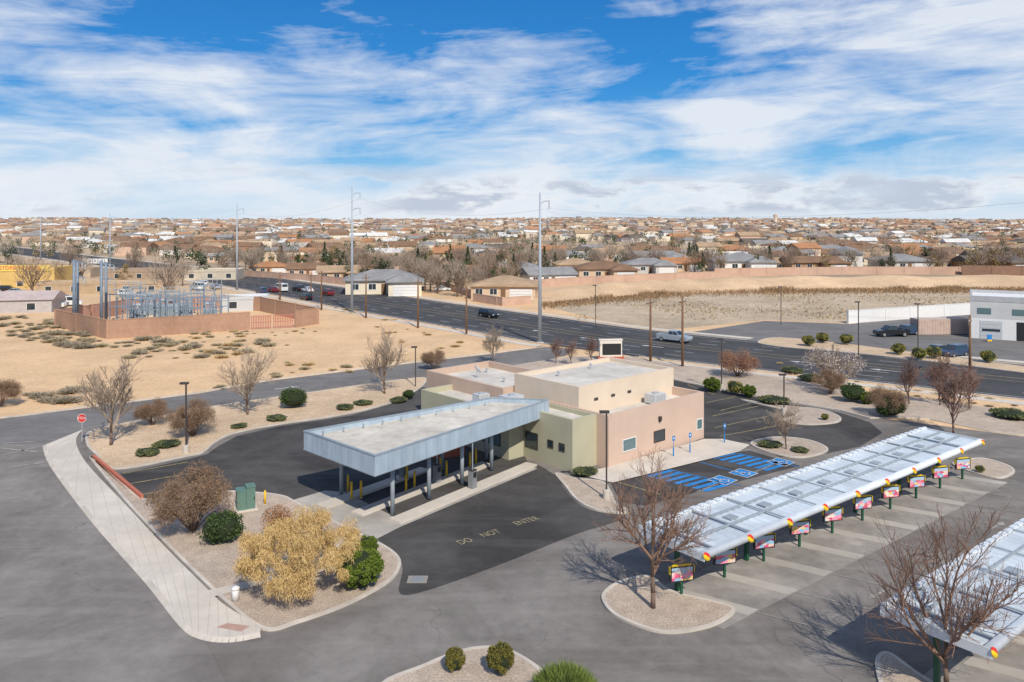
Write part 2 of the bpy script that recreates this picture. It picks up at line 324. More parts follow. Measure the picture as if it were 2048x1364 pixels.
# beds with kerbs
def bed(px,mat=gravel,smooth=True,h=.13,kw=.2,name='gravel_bed'):
    P=gp(px)
    if smooth:P=cat(P,6)
    if area(P)<0:P=P[::-1]
    K=inset(P,kw);m=MB();n=len(P)
    m.add([(x,y,0) for x,y in P]+[(x,y,h) for x,y in P]+[(x,y,h) for x,y in K]+[(x,y,h-.05) for x,y in K],
      [(i,(i+1)%n,n+(i+1)%n,n+i) for i in range(n)]+[(n+i,n+(i+1)%n,2*n+(i+1)%n,2*n+i) for i in range(n)]+[(2*n+i,2*n+(i+1)%n,3*n+(i+1)%n,3*n+i) for i in range(n)])
    st(m.bld('kerb',kerbm));st(MB().poly(K,h-.02).bld(name,mat))
bed([(185,862),(300,838),(440,812),(600,789),(830,757),(850,768),(800,800),(700,828),(560,850),(470,868),(430,888),(410,905),(375,914),(230,940),(190,910),(172,888)],gravel_tan)
bed([(178,915),(235,950),(290,1000),(420,985),(480,985),(560,992),(600,1010),(690,1055),(750,1083),(790,1108),(802,1132),(780,1165),(700,1210),(600,1247),(525,1262),(450,1207),(410,1170),(330,1090),(250,1005)])
bed([(1110,948),(1150,958),(1205,965),(1222,985),(1235,1010),(1262,1026),(1220,1028),(1180,1018),(1150,1000),(1130,975)])
bed([(1500,888),(1545,876),(1610,880),(1652,895),(1650,907),(1600,917),(1540,907)])
bed([(1480,800),(1560,812),(1640,820),(1680,835),(1672,847),(1610,851),(1560,842),(1590,832),(1560,820)])
bed([(880,757),(1000,737),(1140,714),(1260,714),(1340,729),(1500,748),(1740,787),(1900,807),(2150,840),(2150,884),(1980,864),(1860,840),(1800,836),(1740,838),(1680,822),(1560,802),(1440,780),(1345,760),(1200,735)],gravel,False)
bed([(1205,1190),(1240,1165),(1300,1155),(1345,1185),(1462,1215),(1455,1240),(1400,1262),(1320,1268),(1240,1240),(1210,1215)])
bed([(760,1380),(850,1332),(930,1302),(1000,1298),(1060,1325),(1110,1370),(1150,1440),(900,1460)])
bed([(1905,928),(1960,918),(2010,930),(2030,945),(2000,958),(1940,945)])
bed([(1750,1330),(1775,1308),(1830,1345),(1900,1400),(1860,1470),(1780,1420)])
bed([(1515,685),(1560,676),(1700,690),(1900,715),(2100,742),(2100,752),(1900,728),(1700,706),(1560,694)],gravel_tan)
# bank drive dark asphalt
sheet('driveway',gp([(240,948),(380,918),(415,908),(436,893),(475,872),(560,853),(700,832),(800,803),(845,775),(1000,800),(1060,935),(800,1050),(690,1052),(590,1005),(560,990),(420,984),(290,998)]),.026,asph_dk)
sheet('driveway',cat(gp([(1050,928),(1108,950),(1128,976),(1150,1002),(1185,1022),(1250,1036),(1150,1070),(1000,1130),(860,1180),(800,1188),(805,1140),(795,1110),(755,1082),(800,1055),(930,985)]),5),.030,asph_dk)
sheet('driveway',gp([(1345,760),(1440,781),(1560,804),(1680,826),(1740,845),(1765,866),(1720,894),(1650,908),(1560,915),(1500,886),(1400,885),(1250,830)]),.026,asph_dk)
sheet('driveway',gp([(1222,968),(1470,905),(1500,902),(1600,932),(1290,1012),(1240,1005)]),.030,asph_dk)
sheet('sidewalk',gp([(1150,950),(1210,938),(1408,880),(1445,880),(1500,892),(1480,905),(1225,968)]),.11,conc)
sheet('concrete_apron',gp([(575,1004),(650,982),(690,985),(800,1040),(1045,928),(1075,938),(800,1055),(755,1078),(690,1056)]),.036,conc2)
swl=[(92,892),(108,932),(190,1040),(300,1163),(368,1247),(405,1273),(460,1280),(520,1270)];swr=[(165,862),(152,885),(172,928),(250,1012),(330,1098),(410,1178),(452,1217),(522,1258)]
A=cat(gp(swl),5,False);B=cat(gp(swr),5,False)
st(MB().prism(A+B[::-1],0,.14).bld('sidewalk',conc))
m=MB()
for i in range(len(A)-1):
    a=Vector(A[i]);b=Vector(A[i+1]);t=(b-a).normalized();n=Vector((-t.y,t.x))*.28
    m.hexa([(a.x,a.y,0),(b.x,b.y,0),(b.x-n.x,b.y-n.y,0),(a.x-n.x,a.y-n.y,0)],[(a.x,a.y,.145),(b.x,b.y,.145),(b.x-n.x,b.y-n.y,.035),(a.x-n.x,a.y-n.y,.035)])
st(m.bld('kerb',kerbm))
jm=MB()
for i in range(2,len(A)-1,2):
    a=Vector(A[i]);b=Vector(B[i]);t=(b-a).normalized();n=Vector((-t.y,t.x))*.010
    jm.add([(a.x-n.x,a.y-n.y,.143),(b.x-n.x,b.y-n.y,.143),(b.x+n.x,b.y+n.y,.143),(a.x+n.x,a.y+n.y,.143)],[(0,1,2,3)])
st(jm.bld('pavement_joints',surf('joint',(.42,.38,.33))))
sheet('brick_ramp',gp([(433,1260),(455,1252),(500,1258),(482,1269)]),.148,surf('ramp_brick',(.46,.29,.23),(.40,.25,.2),3))
sheet('footpath',gp([(412,1186),(600,1143),(612,1150),(430,1197)]),.125,conc)
# far side lots
sheet('service_lot',gp([(1330,672),(1400,662),(1530,642),(1700,648),(1930,620),(2300,620),(2300,760),(2048,732),(1900,713),(1700,688),(1560,674),(1510,684),(1490,690)]),.03,asphalt('grey_lot',(.145,.138,.132),(.19,.18,.172),.3,.2))
sheet('field',gp([(1090,612),(1250,596),(1430,586),(2300,578),(2300,618),(1930,618),(1700,646),(1530,640),(1380,655),(1330,660),(1200,640)]),.012,fieldm)
# ------------------------------------------------------------ markings (parts of the lot)
def line(parent,a,b,w,mat,name,z=.044):
    a=Vector(a[:2]);b=Vector(b[:2]);t=(b-a).normalized();n=Vector((-t.y,t.x))*w/2
    return MB().add([(a.x-n.x,a.y-n.y,z),(b.x-n.x,b.y-n.y,z),(b.x+n.x,b.y+n.y,z),(a.x+n.x,a.y+n.y,z)],[(0,1,2,3)]).bld(name,mat,parent)
def pl(p,q,mat,w=.11,par=lot): return line(par,G(*p),G(*q),w,mat,'parking_line')
for p,q in (((245,948),(375,925)),((262,968),(400,944)),((285,990),(420,965))): pl(p,q,yelp)
for p,q in (((1235,965),(1320,990)),((1412,806),(1470,794)),((1425,833),(1520,812)),((1430,856),(1560,828)),((1440,873),(1570,850)),((1530,800),(1440,822)),((1375,770),(1430,790))): pl(p,q,yelp)
def text(body,size,mat,parent,loc,rz,sx=1,sy=1,rx=0,name='lettering'):
    cu=bpy.data.curves.new('t','FONT');cu.body=body;cu.size=size;cu.align_x='CENTER';cu.align_y='CENTER';o=bpy.data.objects.new('t',cu);link(o)
    dg=bpy.context.evaluated_depsgraph_get();me=bpy.data.meshes.new_from_object(o.evaluated_get(dg));bpy.data.objects.remove(o)
    me.materials.clear();me.materials.append(mat);r=bpy.data.objects.new(name,me);link(r);r.parent=parent;r.location=loc;r.rotation_euler=(rx,0,rz);r.scale=(sx,sy,1);return r
ta=math.atan2(.60,.80)
for wd,x,y in (('DO',930,1084),('NOT',981,1068),('ENTER',1053,1043)):
    p=G(x,y);text(wd,.70,yelf,lot,(p.x,p.y,.046),ta,.92,1.35)
def wheelchair(parent,c,rz,s,z):
    m=MB();M=Matrix.Translation((c[0],c[1],z))@Matrix.Rotation(rz,4,'Z')@Matrix.Scale(s,4);m.M=M
    def bar(a,b,w):
        a=Vector(a);b=Vector(b);t=(b-a).normalized();n=Vector((-t.y,t.x))*w/2;m.add([(a.x-n.x,a.y-n.y,0),(b.x-n.x,b.y-n.y,0),(b.x+n.x,b.y+n.y,0),(a.x+n.x,a.y+n.y,0)],[(0,1,2,3)])
    m.add([(-.1+.09*math.cos(k*.628),.42+.09*math.sin(k*.628),0) for k in range(10)],[tuple(range(10))])
    bar((-.1,.3),(-.06,-.02),.1);bar((-.06,.0),(.2,.0),.09);bar((.2,.03),(.3,-.32),.09);bar((-.08,.16),(.14,.16),.07)
    for k in range(9):
        t0=2.2+k*.48;t1=t0+.48;bar((-.04+.27*math.cos(t0),-.14+.27*math.sin(t0)),(-.04+.27*math.cos(t1),-.14+.27*math.sin(t1)),.07)
    return m.bld('wheelchair_symbol',whp,parent)
def quadpx(a,b,c,d): return [G(*a),G(*b),G(*c),G(*d)]
def hatch(Q,n,mat,z):
    A,B,Cc,Dd=[Vector(q[:2]) for q in Q]
    for k in range(n):
        t0=(k+.15)/n;t1=(k+.70)/n
        m=MB();p=[A.lerp(B,t0),A.lerp(B,t1),Dd.lerp(Cc,t1),Dd.lerp(Cc,t0)];m.poly([(v.x,v.y) for v in p],z);m.bld('aisle_stripe',mat,lot)
hatch(quadpx((1290,952),(1420,986),(1468,972),(1335,940)),7,bluep,.044)
hatch(quadpx((1418,916),(1540,944),(1585,931),(1462,906)),7,bluep,.044)
pa=math.atan2(.668,.744)
for x,y in ((1445,961),(1487,947),(1562,925)):
    p=G(x,y);m=MB();m.M=Matrix.Translation((p.x,p.y,.044))@Matrix.Rotation(pa,4,'Z');m.box(-.75,.75,-.75,.75,-.004,0);m.bld('symbol_panel',bluep,lot)
    m=MB();m.M=Matrix.Translation((p.x,p.y,.044))@Matrix.Rotation(pa,4,'Z')
    for q in ((-.84,.84,-.84,-.76),(-.84,.84,.76,.84),(-.84,-.76,-.76,.76),(.76,.84,-.76,.76)):m.box(*q,-.002,.002)
    m.bld('symbol_border',whp,lot);wheelchair(lot,(p.x,p.y),pa,1.3,.050)
for p,q in (((1330,938),(1480,972)),((1455,903),(1600,935)),((1400,925),(1500,952))): pl(p,q,bluep,.12)
for x,y in ((1415,977),(1528,938)):
    p=G(x,y);text('NO PARKING',.42,whp,lot,(p.x,p.y,.05),pa)
def arrow(c,rz,s,parent,z=.046,mt=None):
    m=MB();m.M=Matrix.Translation((c[0],c[1],z))@Matrix.Rotation(rz,4,'Z')@Matrix.Scale(s,4)
    m.add([(-.08,-1,0),(.08,-1,0),(.08,.3,0),(.3,.3,0),(0,1,0),(-.3,.3,0),(-.08,.3,0)],[(0,1,2,3,4,5,6)]);return m.bld('lane_arrow',mt or whf,parent)
for x,y,a,s in ((1995,1052,-.9,1.0),(1755,1190,2.2,.9)): p=G(x,y);arrow(p,a,s,lot)
p=G(60,930);arrow(p,-.9,1.3,street,.05);p=G(575,776);arrow(p,-1.0,1.5,street,.05,whp)
for p,q in (((0,897),(75,905)),((5,888),(70,884)),((0,912),(85,893))):line(street,G(*p),G(*q),.25,whf,'stop_bar',.05)
for i0 in (52,56,60,40,44):
    p=rd(i0,9.5);arrow(p,math.atan2(RC[i0+1][1]-RC[i0][1],RC[i0+1][0]-RC[i0][0])-1.57,2,road,.05,whp)
# ------------------------------------------------------------ bank building
A0=Vector((7.69,64.1,0));UA=math.atan2(.668,.744)
bank=thing('bank_building','low tan, sage and beige stucco bank building at the centre of the lot','building',A0,UA)
def block(s0,s1,t0,t1,h,mat,rz,lab=None,th=.3):
    m=MB();o=[(s0,t0),(s1,t0),(s1,t1),(s0,t1)];i=[(s0+th,t0+th),(s1-th,t0+th),(s1-th,t1-th),(s0+th,t1-th)]
    m.add([(x,y,-.05) for x,y in o]+[(x,y,h) for x,y in o]+[(x,y,h) for x,y in i]+[(x,y,rz-.05) for x,y in i],
      [(k,(k+1)%4,4+(k+1)%4,4+k) for k in range(4)]+[(4+k,4+(k+1)%4,8+(k+1)%4,8+k) for k in range(4)]+[(8+k,8+(k+1)%4,12+(k+1)%4,12+k) for k in range(4)])
    wl=m.bld('wall',mat,bank)
    if lab:wl['label']=lab
    e=.002;MB().box(s0+th-e,s1-th+e,t0+th-e,t1-th+e,rz-.1,rz).bld('roof',roofm,bank)
block(0,13.3,0,7,4.25,tan,3.5,'tan stucco wing with square windows')
block(.2,13.25,3.36,11.4,6.0,beige,5.65,'tall beige stucco block')
block(-2.83,.1,1.19,6.84,4.15,olive,3.8,'small sage front block')
block(-4.5,3,6.9,19.4,3.95,olive,3.45,'sage stucco rear wing')
block(-1,7.3,11.6,23.4,4.75,pink,4.1,'pinkish rear block')
def win(x0,x1,y0,y1,z0,z1,nx,ny,g=glass):
    f=MB()
    if ny:
        y=y0
        for q in ((x0-.07,x1+.07,y-.05,y+.02,z0-.07,z0),(x0-.07,x1+.07,y-.05,y+.02,z1,z1+.07),(x0-.07,x0,y-.05,y+.02,z0,z1),(x1,x1+.07,y-.05,y+.02,z0,z1)):f.box(*q)
        fr=f.bld('window',bronze if g is glass else white,bank);MB().box(x0,x1,y-.02,y+.01,z0,z1).bld('pane',g,fr)
    else:
        x=x0
        for q in ((x-.05,x+.02,y0-.07,y1+.07,z0-.07,z0),(x-.05,x+.02,y0-.07,y1+.07,z1,z1+.07),(x-.05,x+.02,y0-.07,y0,z0,z1),(x-.05,x+.02,y1,y1+.07,z0,z1)):f.box(*q)
        fr=f.bld('window',bronze,bank);MB().box(x-.02,x+.01,y0,y1,z0,z1).bld('pane',g,fr)
win(1.9,3.5,0,0,1.0,1.9,0,1,glass2);win(6.0,7.4,0,0,1.0,1.85,0,1);win(12.2,12.95,0,0,1.0,1.85,0,1,glass2)
for a in (2.1,4.3,6.5): MB().box(a,a+.5,3.34,3.362,4.55,4.8).bld('scupper',bronze,bank)
for t in (2.1,3.4): win(-2.83,0,t,t+.5,1.5,2.0,1,0)
win(-2.83,0,5.2,6.6,1.0,2.2,1,0);win(-4.5,0,8,10.2,1.0,2.2,1,0,glass2);win(-4.5,0,15,17,1,2.2,1,0)
l=MB();l.box(6.56,6.84,-.2,0,2.75,3.1).box(6.6,6.8,-.16,-.02,2.65,2.75);l.bld('wall_lamp',bronze,bank)
MB().box(-.07,.07,-.16,-.02,.1,4.2).bld('downpipe',tan,bank)
def BL(s,t,z=0): return A0+Vector((.744*s-.668*t,.668*s+.744*t,z))
def hvac(name,label,s,t,z,a,b,h):
    o=thing(name,label,'air conditioner',BL(s,t,z),UA)
    MB().box(-a,a,-b,b,.1,h).bld('cabinet',lgrey,o);f=MB()
    for k in range(5):f.box(-a*.8,a*.8,-b-.015,-b,.25+k*.13,.32+k*.13)
    f.bld('louvre',grey,o);MB().lathe([(.28,h),(.3,h+.1),(.22,h+.1)],14).bld('fan_shroud',grey,o);MB().box(-a,a,-b*.8,b*.8,0,.1).bld('base_frame',bronze,o)
hvac('rooftop_unit','grey rooftop air conditioner behind the tan wing parapet',9,2.2,3.5,.8,.6,.9)
hvac('rooftop_unit','larger grey rooftop air conditioner on the sage rear wing',-1.8,9.6,3.45,.9,.7,1.15)
hvac('rooftop_unit','smaller grey rooftop air conditioner beside the pinkish rear block',-2.6,12.8,3.45,.6,.5,.9)
for i,(s,t,z) in enumerate(((3.5,9.0,5.65),(8.5,9.6,5.65),(3.0,16,4.1),(5,21,4.1))):
    o=thing('roof_vent',['short grey vent pipe on the tall beige roof, left one','short grey vent pipe on the tall beige roof, right one','short grey vent pipe on the pinkish rear roof, nearer one','short grey vent pipe on the pinkish rear roof, farther one'][i],'roof vent',BL(s,t,z));MB().lathe([(.09,0),(.09,.4)],10).bld('pipe',grey,o);MB().lathe([(.17,.402),(.17,.47),(.05,.56)],10).bld('cowl',grey,o)
d=thing('satellite_dish','small white satellite dish on the pinkish rear block roof','satellite dish',BL(2.4,19.5,4.1),2.2)
MB().tube((0,0,0),(0,0,.7),.04).bld('mast',grey,d);m=MB();m.M=Matrix.Translation((0,0,.8))@Matrix.Rotation(1.0,4,'X');m.lathe([(.02,0),(.25,.04),(.45,.14),(.44,.16),(.24,.07),(.02,.03)],16);m.bld('reflector',white,d)
# patio wall and pergola
cw=thing('patio_wall','curved terracotta patio wall beside the sage rear wing','wall',BL(-6.5,13.5));m=MB();pp=[]
for k in range(19):
    t=1.2+k*.24;pp.append((3.0*math.cos(t),3.0*math.sin(t)))
for a,b in zip(pp,pp[1:]):
    m.hexa([(a[0],a[1],0),(b[0],b[1],0),(b[0]*.92,b[1]*.92,0),(a[0]*.92,a[1]*.92,0)],[(a[0],a[1],1.4),(b[0],b[1],1.4),(b[0]*.92,b[1]*.92,1.4),(a[0]*.92,a[1]*.92,1.4)])
m.bld('curved_wall',dred,cw);m=MB()
for a,b in zip(pp,pp[1:]):
    m.hexa([(a[0]*1.02,a[1]*1.02,1.4),(b[0]*1.02,b[1]*1.02,1.4),(b[0]*.9,b[1]*.9,1.4),(a[0]*.9,a[1]*.9,1.4)],[(a[0]*1.02,a[1]*1.02,1.5),(b[0]*1.02,b[1]*1.02,1.5),(b[0]*.9,b[1]*.9,1.5),(a[0]*.9,a[1]*.9,1.5)])
m.bld('coping',dred,cw)
pg=thing('pergola','small dark metal pergola over the terracotta patio','pergola',BL(-6.3,14),UA)
for x in (-1.2,1.2):
    for y in (-1.2,1.2):MB().box(x-.07,x+.07,y-.07,y+.07,0,2.6).bld('post',bronze,pg)
for y in (-1.2,1.2):MB().box(-1.6,1.6,y-.05,y+.05,2.6,2.8).bld('beam',bronze,pg)
for k in range(9):MB().box(-1.5+k*.38,-1.44+k*.38,-1.6,1.6,2.802,2.95).bld('rafter',bronze,pg)
# ------------------------------------------------------------ drive-through canopy
cnp=thing('drive_through_canopy','wedge shaped drive-through canopy with pale flat roof and blue-grey metal fascia','canopy',(0,0,0))
F1,F2,E2,E1=[Vector(p) for p in ((-14.9,57.0),(-8.78,51.0),(3.1,66.9),(-1.66,67.8))]
CP=[(p.x,p.y) for p in (F1,F2,E2,E1)]
def wallseg(m,o,i,k,z0,z1):
    a,b=o[k],o[(k+1)%4];c,d=i[(k+1)%4],i[k];m.hexa([(a[0],a[1],z0),(b[0],b[1],z0),(c[0],c[1],z0),(d[0],d[1],z0)],[(a[0],a[1],z1),(b[0],b[1],z1),(c[0],c[1],z1),(d[0],d[1],z1)])
if area(CP)<0:CP=CP[::-1]
CI=inset(CP,.18);CO=inset(CP,-.05);CI2=inset(CP,.22)
m=MB();[wallseg(m,CP,CI,k,3.62,4.86) for k in range(4)]
m.cur=1
for k in range(4):
    a=Vector(CP[k]);b=Vector(CP[(k+1)%4]);L=(b-a).length;t=(b-a)/L;n=Vector((t.y,-t.x))
    q=1.2
    while q<L-.5:
        p=a+t*q;u0=p-t*.012-n*.01;u1=p+t*.012-n*.01;u2=p+t*.012+n*.012;u3=p-t*.012+n*.012
        m.hexa([(x.x,x.y,3.63) for x in (u0,u1,u2,u3)],[(x.x,x.y,4.85) for x in (u0,u1,u2,u3)])
        q+=1.2
m.bld('fascia',[galv,galv2],cnp)
m=MB();[wallseg(m,CO,CI2,k,4.862,4.94) for k in range(4)];m.bld('coping',galv2,cnp)
m=MB();[wallseg(m,CO,CI2,k,3.56,3.618) for k in range(4)];m.bld('drip_edge',galv2,cnp)
MB().prism(CI,4.35,4.5).bld('roof',roofw,cnp);MB().prism(CI,3.7,3.76).bld('soffit',soff,cnp)
for k in range(10):
    p=F1.lerp(E1,(k+.7)/10.5)+Vector((.5,-.62))*.9
    MB().hexa([(p.x-.05,p.y-.05,4.5),(p.x+.05,p.y-.05,4.5),(p.x+.05,p.y+.05,4.5),(p.x-.05,p.y+.05,4.5)],[(p.x-.05,p.y-.05,4.86),(p.x+.05,p.y-.05,4.86),(p.x+.05,p.y+.05,4.86),(p.x-.05,p.y+.05,4.86)]).bld('brace',galv2,cnp)
cl_=[G(785,1032).xy,G(858,1000).xy,G(924,970).xy,G(983,942).xy]+[Vector((-12.4,57.9))+Vector((.777,.633))*4.4*k for k in range(4)]
for p in cl_: MB().tube((p.x,p.y,.1),(p.x,p.y,3.7),.15,.15,14).bld('column',galv2,cnp,True)
W=Vector((.603,.797));PW=Vector((-.797,.603));I0=Vector((-7.75,52.6))
for k,(L,sh) in enumerate(((15.5,0),(14,-.6),(10.5,-1.2))):
    s=I0+PW*(3.0*k)+W*sh;e=s+W*L
    P=[s-PW*.55,e-PW*.55,e+PW*.55,s+PW*.55];P=[(v.x,v.y) for v in P]
    st(MB().prism(P,.02,.17).bld('traffic_island',conc))
    c=s+W*(8.0);o=thing('teller_kiosk',['dark pneumatic teller kiosk on the outer right traffic island','dark pneumatic teller kiosk on the middle traffic island','dark pneumatic teller kiosk on the left traffic island'][k],'kiosk',(c.x,c.y,.17),math.atan2(W.y,W.x))
    MB().box(-.24,.24,-.22,.22,0,1.3).bld('cabinet',soff,o);MB().box(-.26,.26,-.24,.24,1.302,1.36).bld('cap',bronze,o);MB().box(-.17,.17,-.245,-.222,.8,1.2).bld('panel',black,o);MB().tube((0,0,1.36),(0,0,3.5),.05,.05,8).bld('pneumatic_pipe',galv2,o)
def bollard(x,y,label,z=.03,h=1.0,r=.075):
    p=G(x,y)
    o=thing('bollard',label,'bollard',(p.x,p.y,z));MB().tube((0,0,0),(0,0,h*.97),r,r,12).lathe([(r,h*.97),(r*.7,h*.99),(.01,h)],12).bld('post',yel,o,True);MB().lathe([(r*1.8,0),(r*1.7,.02),(r,.04)],12).bld('base_collar',kerbm,o)
bl=[(696,986),(703,1001),(722,999),(812,986),(829,978),(814,962),(893,956),(881,950),(868,962),(952,930),(940,938)]
od=['first','second','third','fourth','fifth','sixth','seventh','eighth','ninth','tenth','eleventh','twelfth','thirteenth','fourteenth','fifteenth','sixteenth','seventeenth','eighteenth','nineteenth','twentieth']
for i,(x,y) in enumerate(sorted(bl)): bollard(x,y,f'yellow bollard under the drive-through canopy, {od[i]} from the left',.1,1.25,.085)
for x,y,l in ((438,1008,'yellow bollard left of the green transformer cabinet'),(500,1022,'yellow bollard in front of the green transformer cabinet'),(530,1012,'yellow bollard right of the green transformer cabinet')): bollard(x,y,l,.1)
tb=thing('transformer_cabinet','green twin-box electrical transformer cabinet on the gravel bed','utility cabinet',G(491,1018,.11),.45)
MB().box(-.75,.75,-.6,.6,0,.1).bld('concrete_pad',conc,tb);MB().box(-.6,-.01,-.45,.45,.1,1.35).bld('cabinet',boxgreen,tb);MB().box(.01,.6,-.4,.4,.1,1.55).bld('cabinet',boxgreen,tb)
MB().box(-.63,.0,-.48,.48,1.352,1.42).bld('lid',boxgreen,tb);MB().box(-.002,.64,-.44,.44,1.552,1.62).bld('lid',boxgreen,tb);MB().box(.5,.56,-.43,-.402,.7,.9).bld('handle',black,tb)
rw=thing('planter_wall','low red painted kerb wall along the west gravel bed','wall',(0,0,0));a=G(187,918).xy;b=G(284,1000).xy;t=(b-a).normalized();n=Vector((-t.y,t.x))*.09
MB().prism([(a-n),(b-n),(b+n),(a+n)],.05,.33).bld('wall_body',dred,rw);MB().prism([(a-n*1.25),(b-n*1.25),(b+n*1.25),(a+n*1.25)],.332,.36).bld('coping',dred,rw)
up=thing('utility_pedestal','short white utility pedestal beside the sidewalk path','pedestal',G(471,1200,.12));MB().lathe([(.2,0),(.2,.55),(.17,.62)],14).bld('body',white,up,True);MB().lathe([(.215,.56),(.215,.66),(.1,.72)],14).bld('lid',white,up,True)
mh=MB().lathe([(.38,0),(.38,.02),(.34,.025)],20,(0,0,0)).bld('manhole_cover',soff);p=G(835,1160);mh.location=(p.x,p.y,.03);tag(mh,'round dull grey manhole cover on the dark driveway apron','manhole cover')
MB().box(-.55,.55,-.45,.45,0,.012).bld('collar',conc3,mh)
# ------------------------------------------------------------ drive-in canopies
ballr=flat('badge_red',(.72,.04,.02));bally=flat('badge_yellow',(.85,.60,.02))
m_,nt_,b_=nm('menu_print');v=nt_.nodes.new('ShaderNodeTexCoord').outputs['Generated'];oi=nt_.nodes.new('ShaderNodeObjectInfo').outputs['Random']
av=nt_.nodes.new('ShaderNodeVectorMath');av.operation='ADD';cx=nt_.nodes.new('ShaderNodeCombineXYZ');nt_.links.new(mth(nt_,'MULTIPLY',oi,37.0),cx.inputs[1]);nt_.links.new(v,av.inputs[0]);nt_.links.new(cx.outputs[0],av.inputs[1])
vo=nt_.nodes.new('ShaderNodeTexVoronoi');vo.inputs['Scale'].default_value=4.0;nt_.links.new(av.outputs[0],vo.inputs['Vector']);hs=nt_.nodes.new('ShaderNodeValToRGB');hs.color_ramp.interpolation='CONSTANT'
ee=hs.color_ramp.elements;ee[0].color=(.60,.10,.20,1);ee[1].position=.85;ee[1].color=(.80,.68,.58,1)
for p,c in ((.22,(.78,.30,.42)),(.40,(.25,.48,.66)),(.54,(.70,.55,.48)),(.66,(.66,.14,.16)),(.76,(.74,.52,.20))):q=ee.new(p);q.color=(*c,1)
sx=nt_.nodes.new('ShaderNodeSeparateXYZ');nt_.links.new(vo.outputs['Color'],sx.inputs[0]);nt_.links.new(sx.outputs[0],hs.inputs[0])
sv=nt_.nodes.new('ShaderNodeSeparateXYZ');nt_.links.new(v,sv.inputs[0]);top=mr(nt_,sv.outputs[2],.66,.74);nt_.links.new(mix(nt_,top,hs.outputs[0],(.38,.52,.64)),b_.inputs['Base Color']);b_.inputs['Roughness'].default_value=.3
menum=m_
CA=math.atan2(.62,.785)
def drivein(N,L,W_,label,nb):
    o=thing('drive_in_canopy',label,'canopy',(N[0],N[1],0),CA)
    m=MB();vs=[];st_=.14;n=int(L/st_)
    for k in range(n+1):
        z=2.86+(.07 if (k%4 in (0,1)) else 0);vs+=[(k*st_,.25,z),(k*st_,W_-.25,z+.06)]
    m.add(vs,[(2*k,2*k+2,2*k+3,2*k+1) for k in range(n)]);m.bld('roof_deck',deckm,o)
    MB().box(.05,L-.05,.25,W_-.25,2.72,2.80).bld('soffit',white,o)
    m=MB();pr=[(.30,2.62),(.12,2.63),(0,2.72),(-.04,2.85),(.0,2.97),(.12,3.04),(.3,3.05)];k=len(pr)
    m.add([(0,y,z) for y,z in pr]+[(L,y,z) for y,z in pr],[(i,i+1,k+i+1,k+i) for i in range(k-1)]+[tuple(range(k)),tuple(range(2*k-1,k-1,-1))]);m.bld('front_valance',whitemetal,o,True)
    MB().box(0,L,W_-.22,W_,2.6,3.12).bld('rear_fascia',whitemetal,o)
    MB().box(-.05,0,.0,W_,2.62,3.02).bld('end_trim',whitemetal,o);MB().box(L,L+.05,.0,W_,2.62,3.02).bld('end_trim',whitemetal,o)
    for y in (W_*.36,W_*.68):MB().box(.1,L-.1,y-.06,y+.06,2.99,3.08).bld('roof_purlin',ribm,o)
    q=1.0
    while q<L:
        MB().box(q-.06,q+.06,.3,W_-.24,3.0,3.05).bld('roof_rib',ribm,o);q+=3.3
    q=2.0
    while q<L-1:
        MB().box(q-.35,q+.35,W_*.45,W_*.58,2.95,3.03).bld('light_housing',ribm,o);q+=3.3
    q=.5
    while q<L-.6:
        MB().box(q,q+.45,W_-.3,W_-.05,3.122,3.2).bld('vent_louvre',whitemetal,o);q+=.75
    for i in range(nb):
        xx=.16+(L-.34)*i/(nb-1 if nb>1 else 1)
        for half,mt in ((0,ballr),(1,bally)):
            m=MB();m.M=Matrix.Translation((xx,-.03,2.85))@Matrix.Rotation(.6,4,'Y')@Matrix.Rotation(-.25,4,'X');vs=[]
            a0=0 if half==0 else math.pi
            NN=9
            for r_ in range(4):
                for k in range(NN):
                    t=a0+math.pi*k/(NN-1);rr=[.0,.13,.21,.235][r_]
                    vs.append((rr*1.3*math.cos(t),-[.055,.05,.03,-.04][r_],rr*.85*math.sin(t)))
            fs=[(r_*NN+k,r_*NN+k+1,(r_+1)*NN+k+1,(r_+1)*NN+k) for r_ in range(3) for k in range(NN-1)]
            m.add(vs,fs);b=m.bld('valance_badge',mt,o,True)
    n=max(2,int(L/6.2)+1)
    for i in range(n):
        xx=.8+i*6.2
        if xx<L: MB().box(xx-.11,xx+.11,2.35,2.57,0,2.72).bld('column',dgreen,o)
    return o
N1=Vector((9.8,40.5));LX=Vector((.785,.62));LY=Vector((-.62,.785))
drivein(N1,34,4.5,'long white drive-in canopy with red and yellow badges beside the accessible bays',10)
N2=Vector((19.0,31.5));drivein(N2,26,4.5,'nearer white drive-in canopy cut off at the lower right corner',8)
def loc1(N,x,y): p=N+LX*x+LY*y;return p
for N,L in ((N1,33.5),(N2,25)):
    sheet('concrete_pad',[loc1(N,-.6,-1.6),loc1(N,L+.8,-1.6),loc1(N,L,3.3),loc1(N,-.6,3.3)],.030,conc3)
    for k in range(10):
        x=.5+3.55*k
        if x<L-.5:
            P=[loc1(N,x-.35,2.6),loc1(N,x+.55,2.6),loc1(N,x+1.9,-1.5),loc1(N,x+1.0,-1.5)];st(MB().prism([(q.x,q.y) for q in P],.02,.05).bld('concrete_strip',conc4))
            line(lot,loc1(N,x+1.6,-1.6),loc1(N,x+3.0,-5.4),.08,whf,'stall_line',.046)
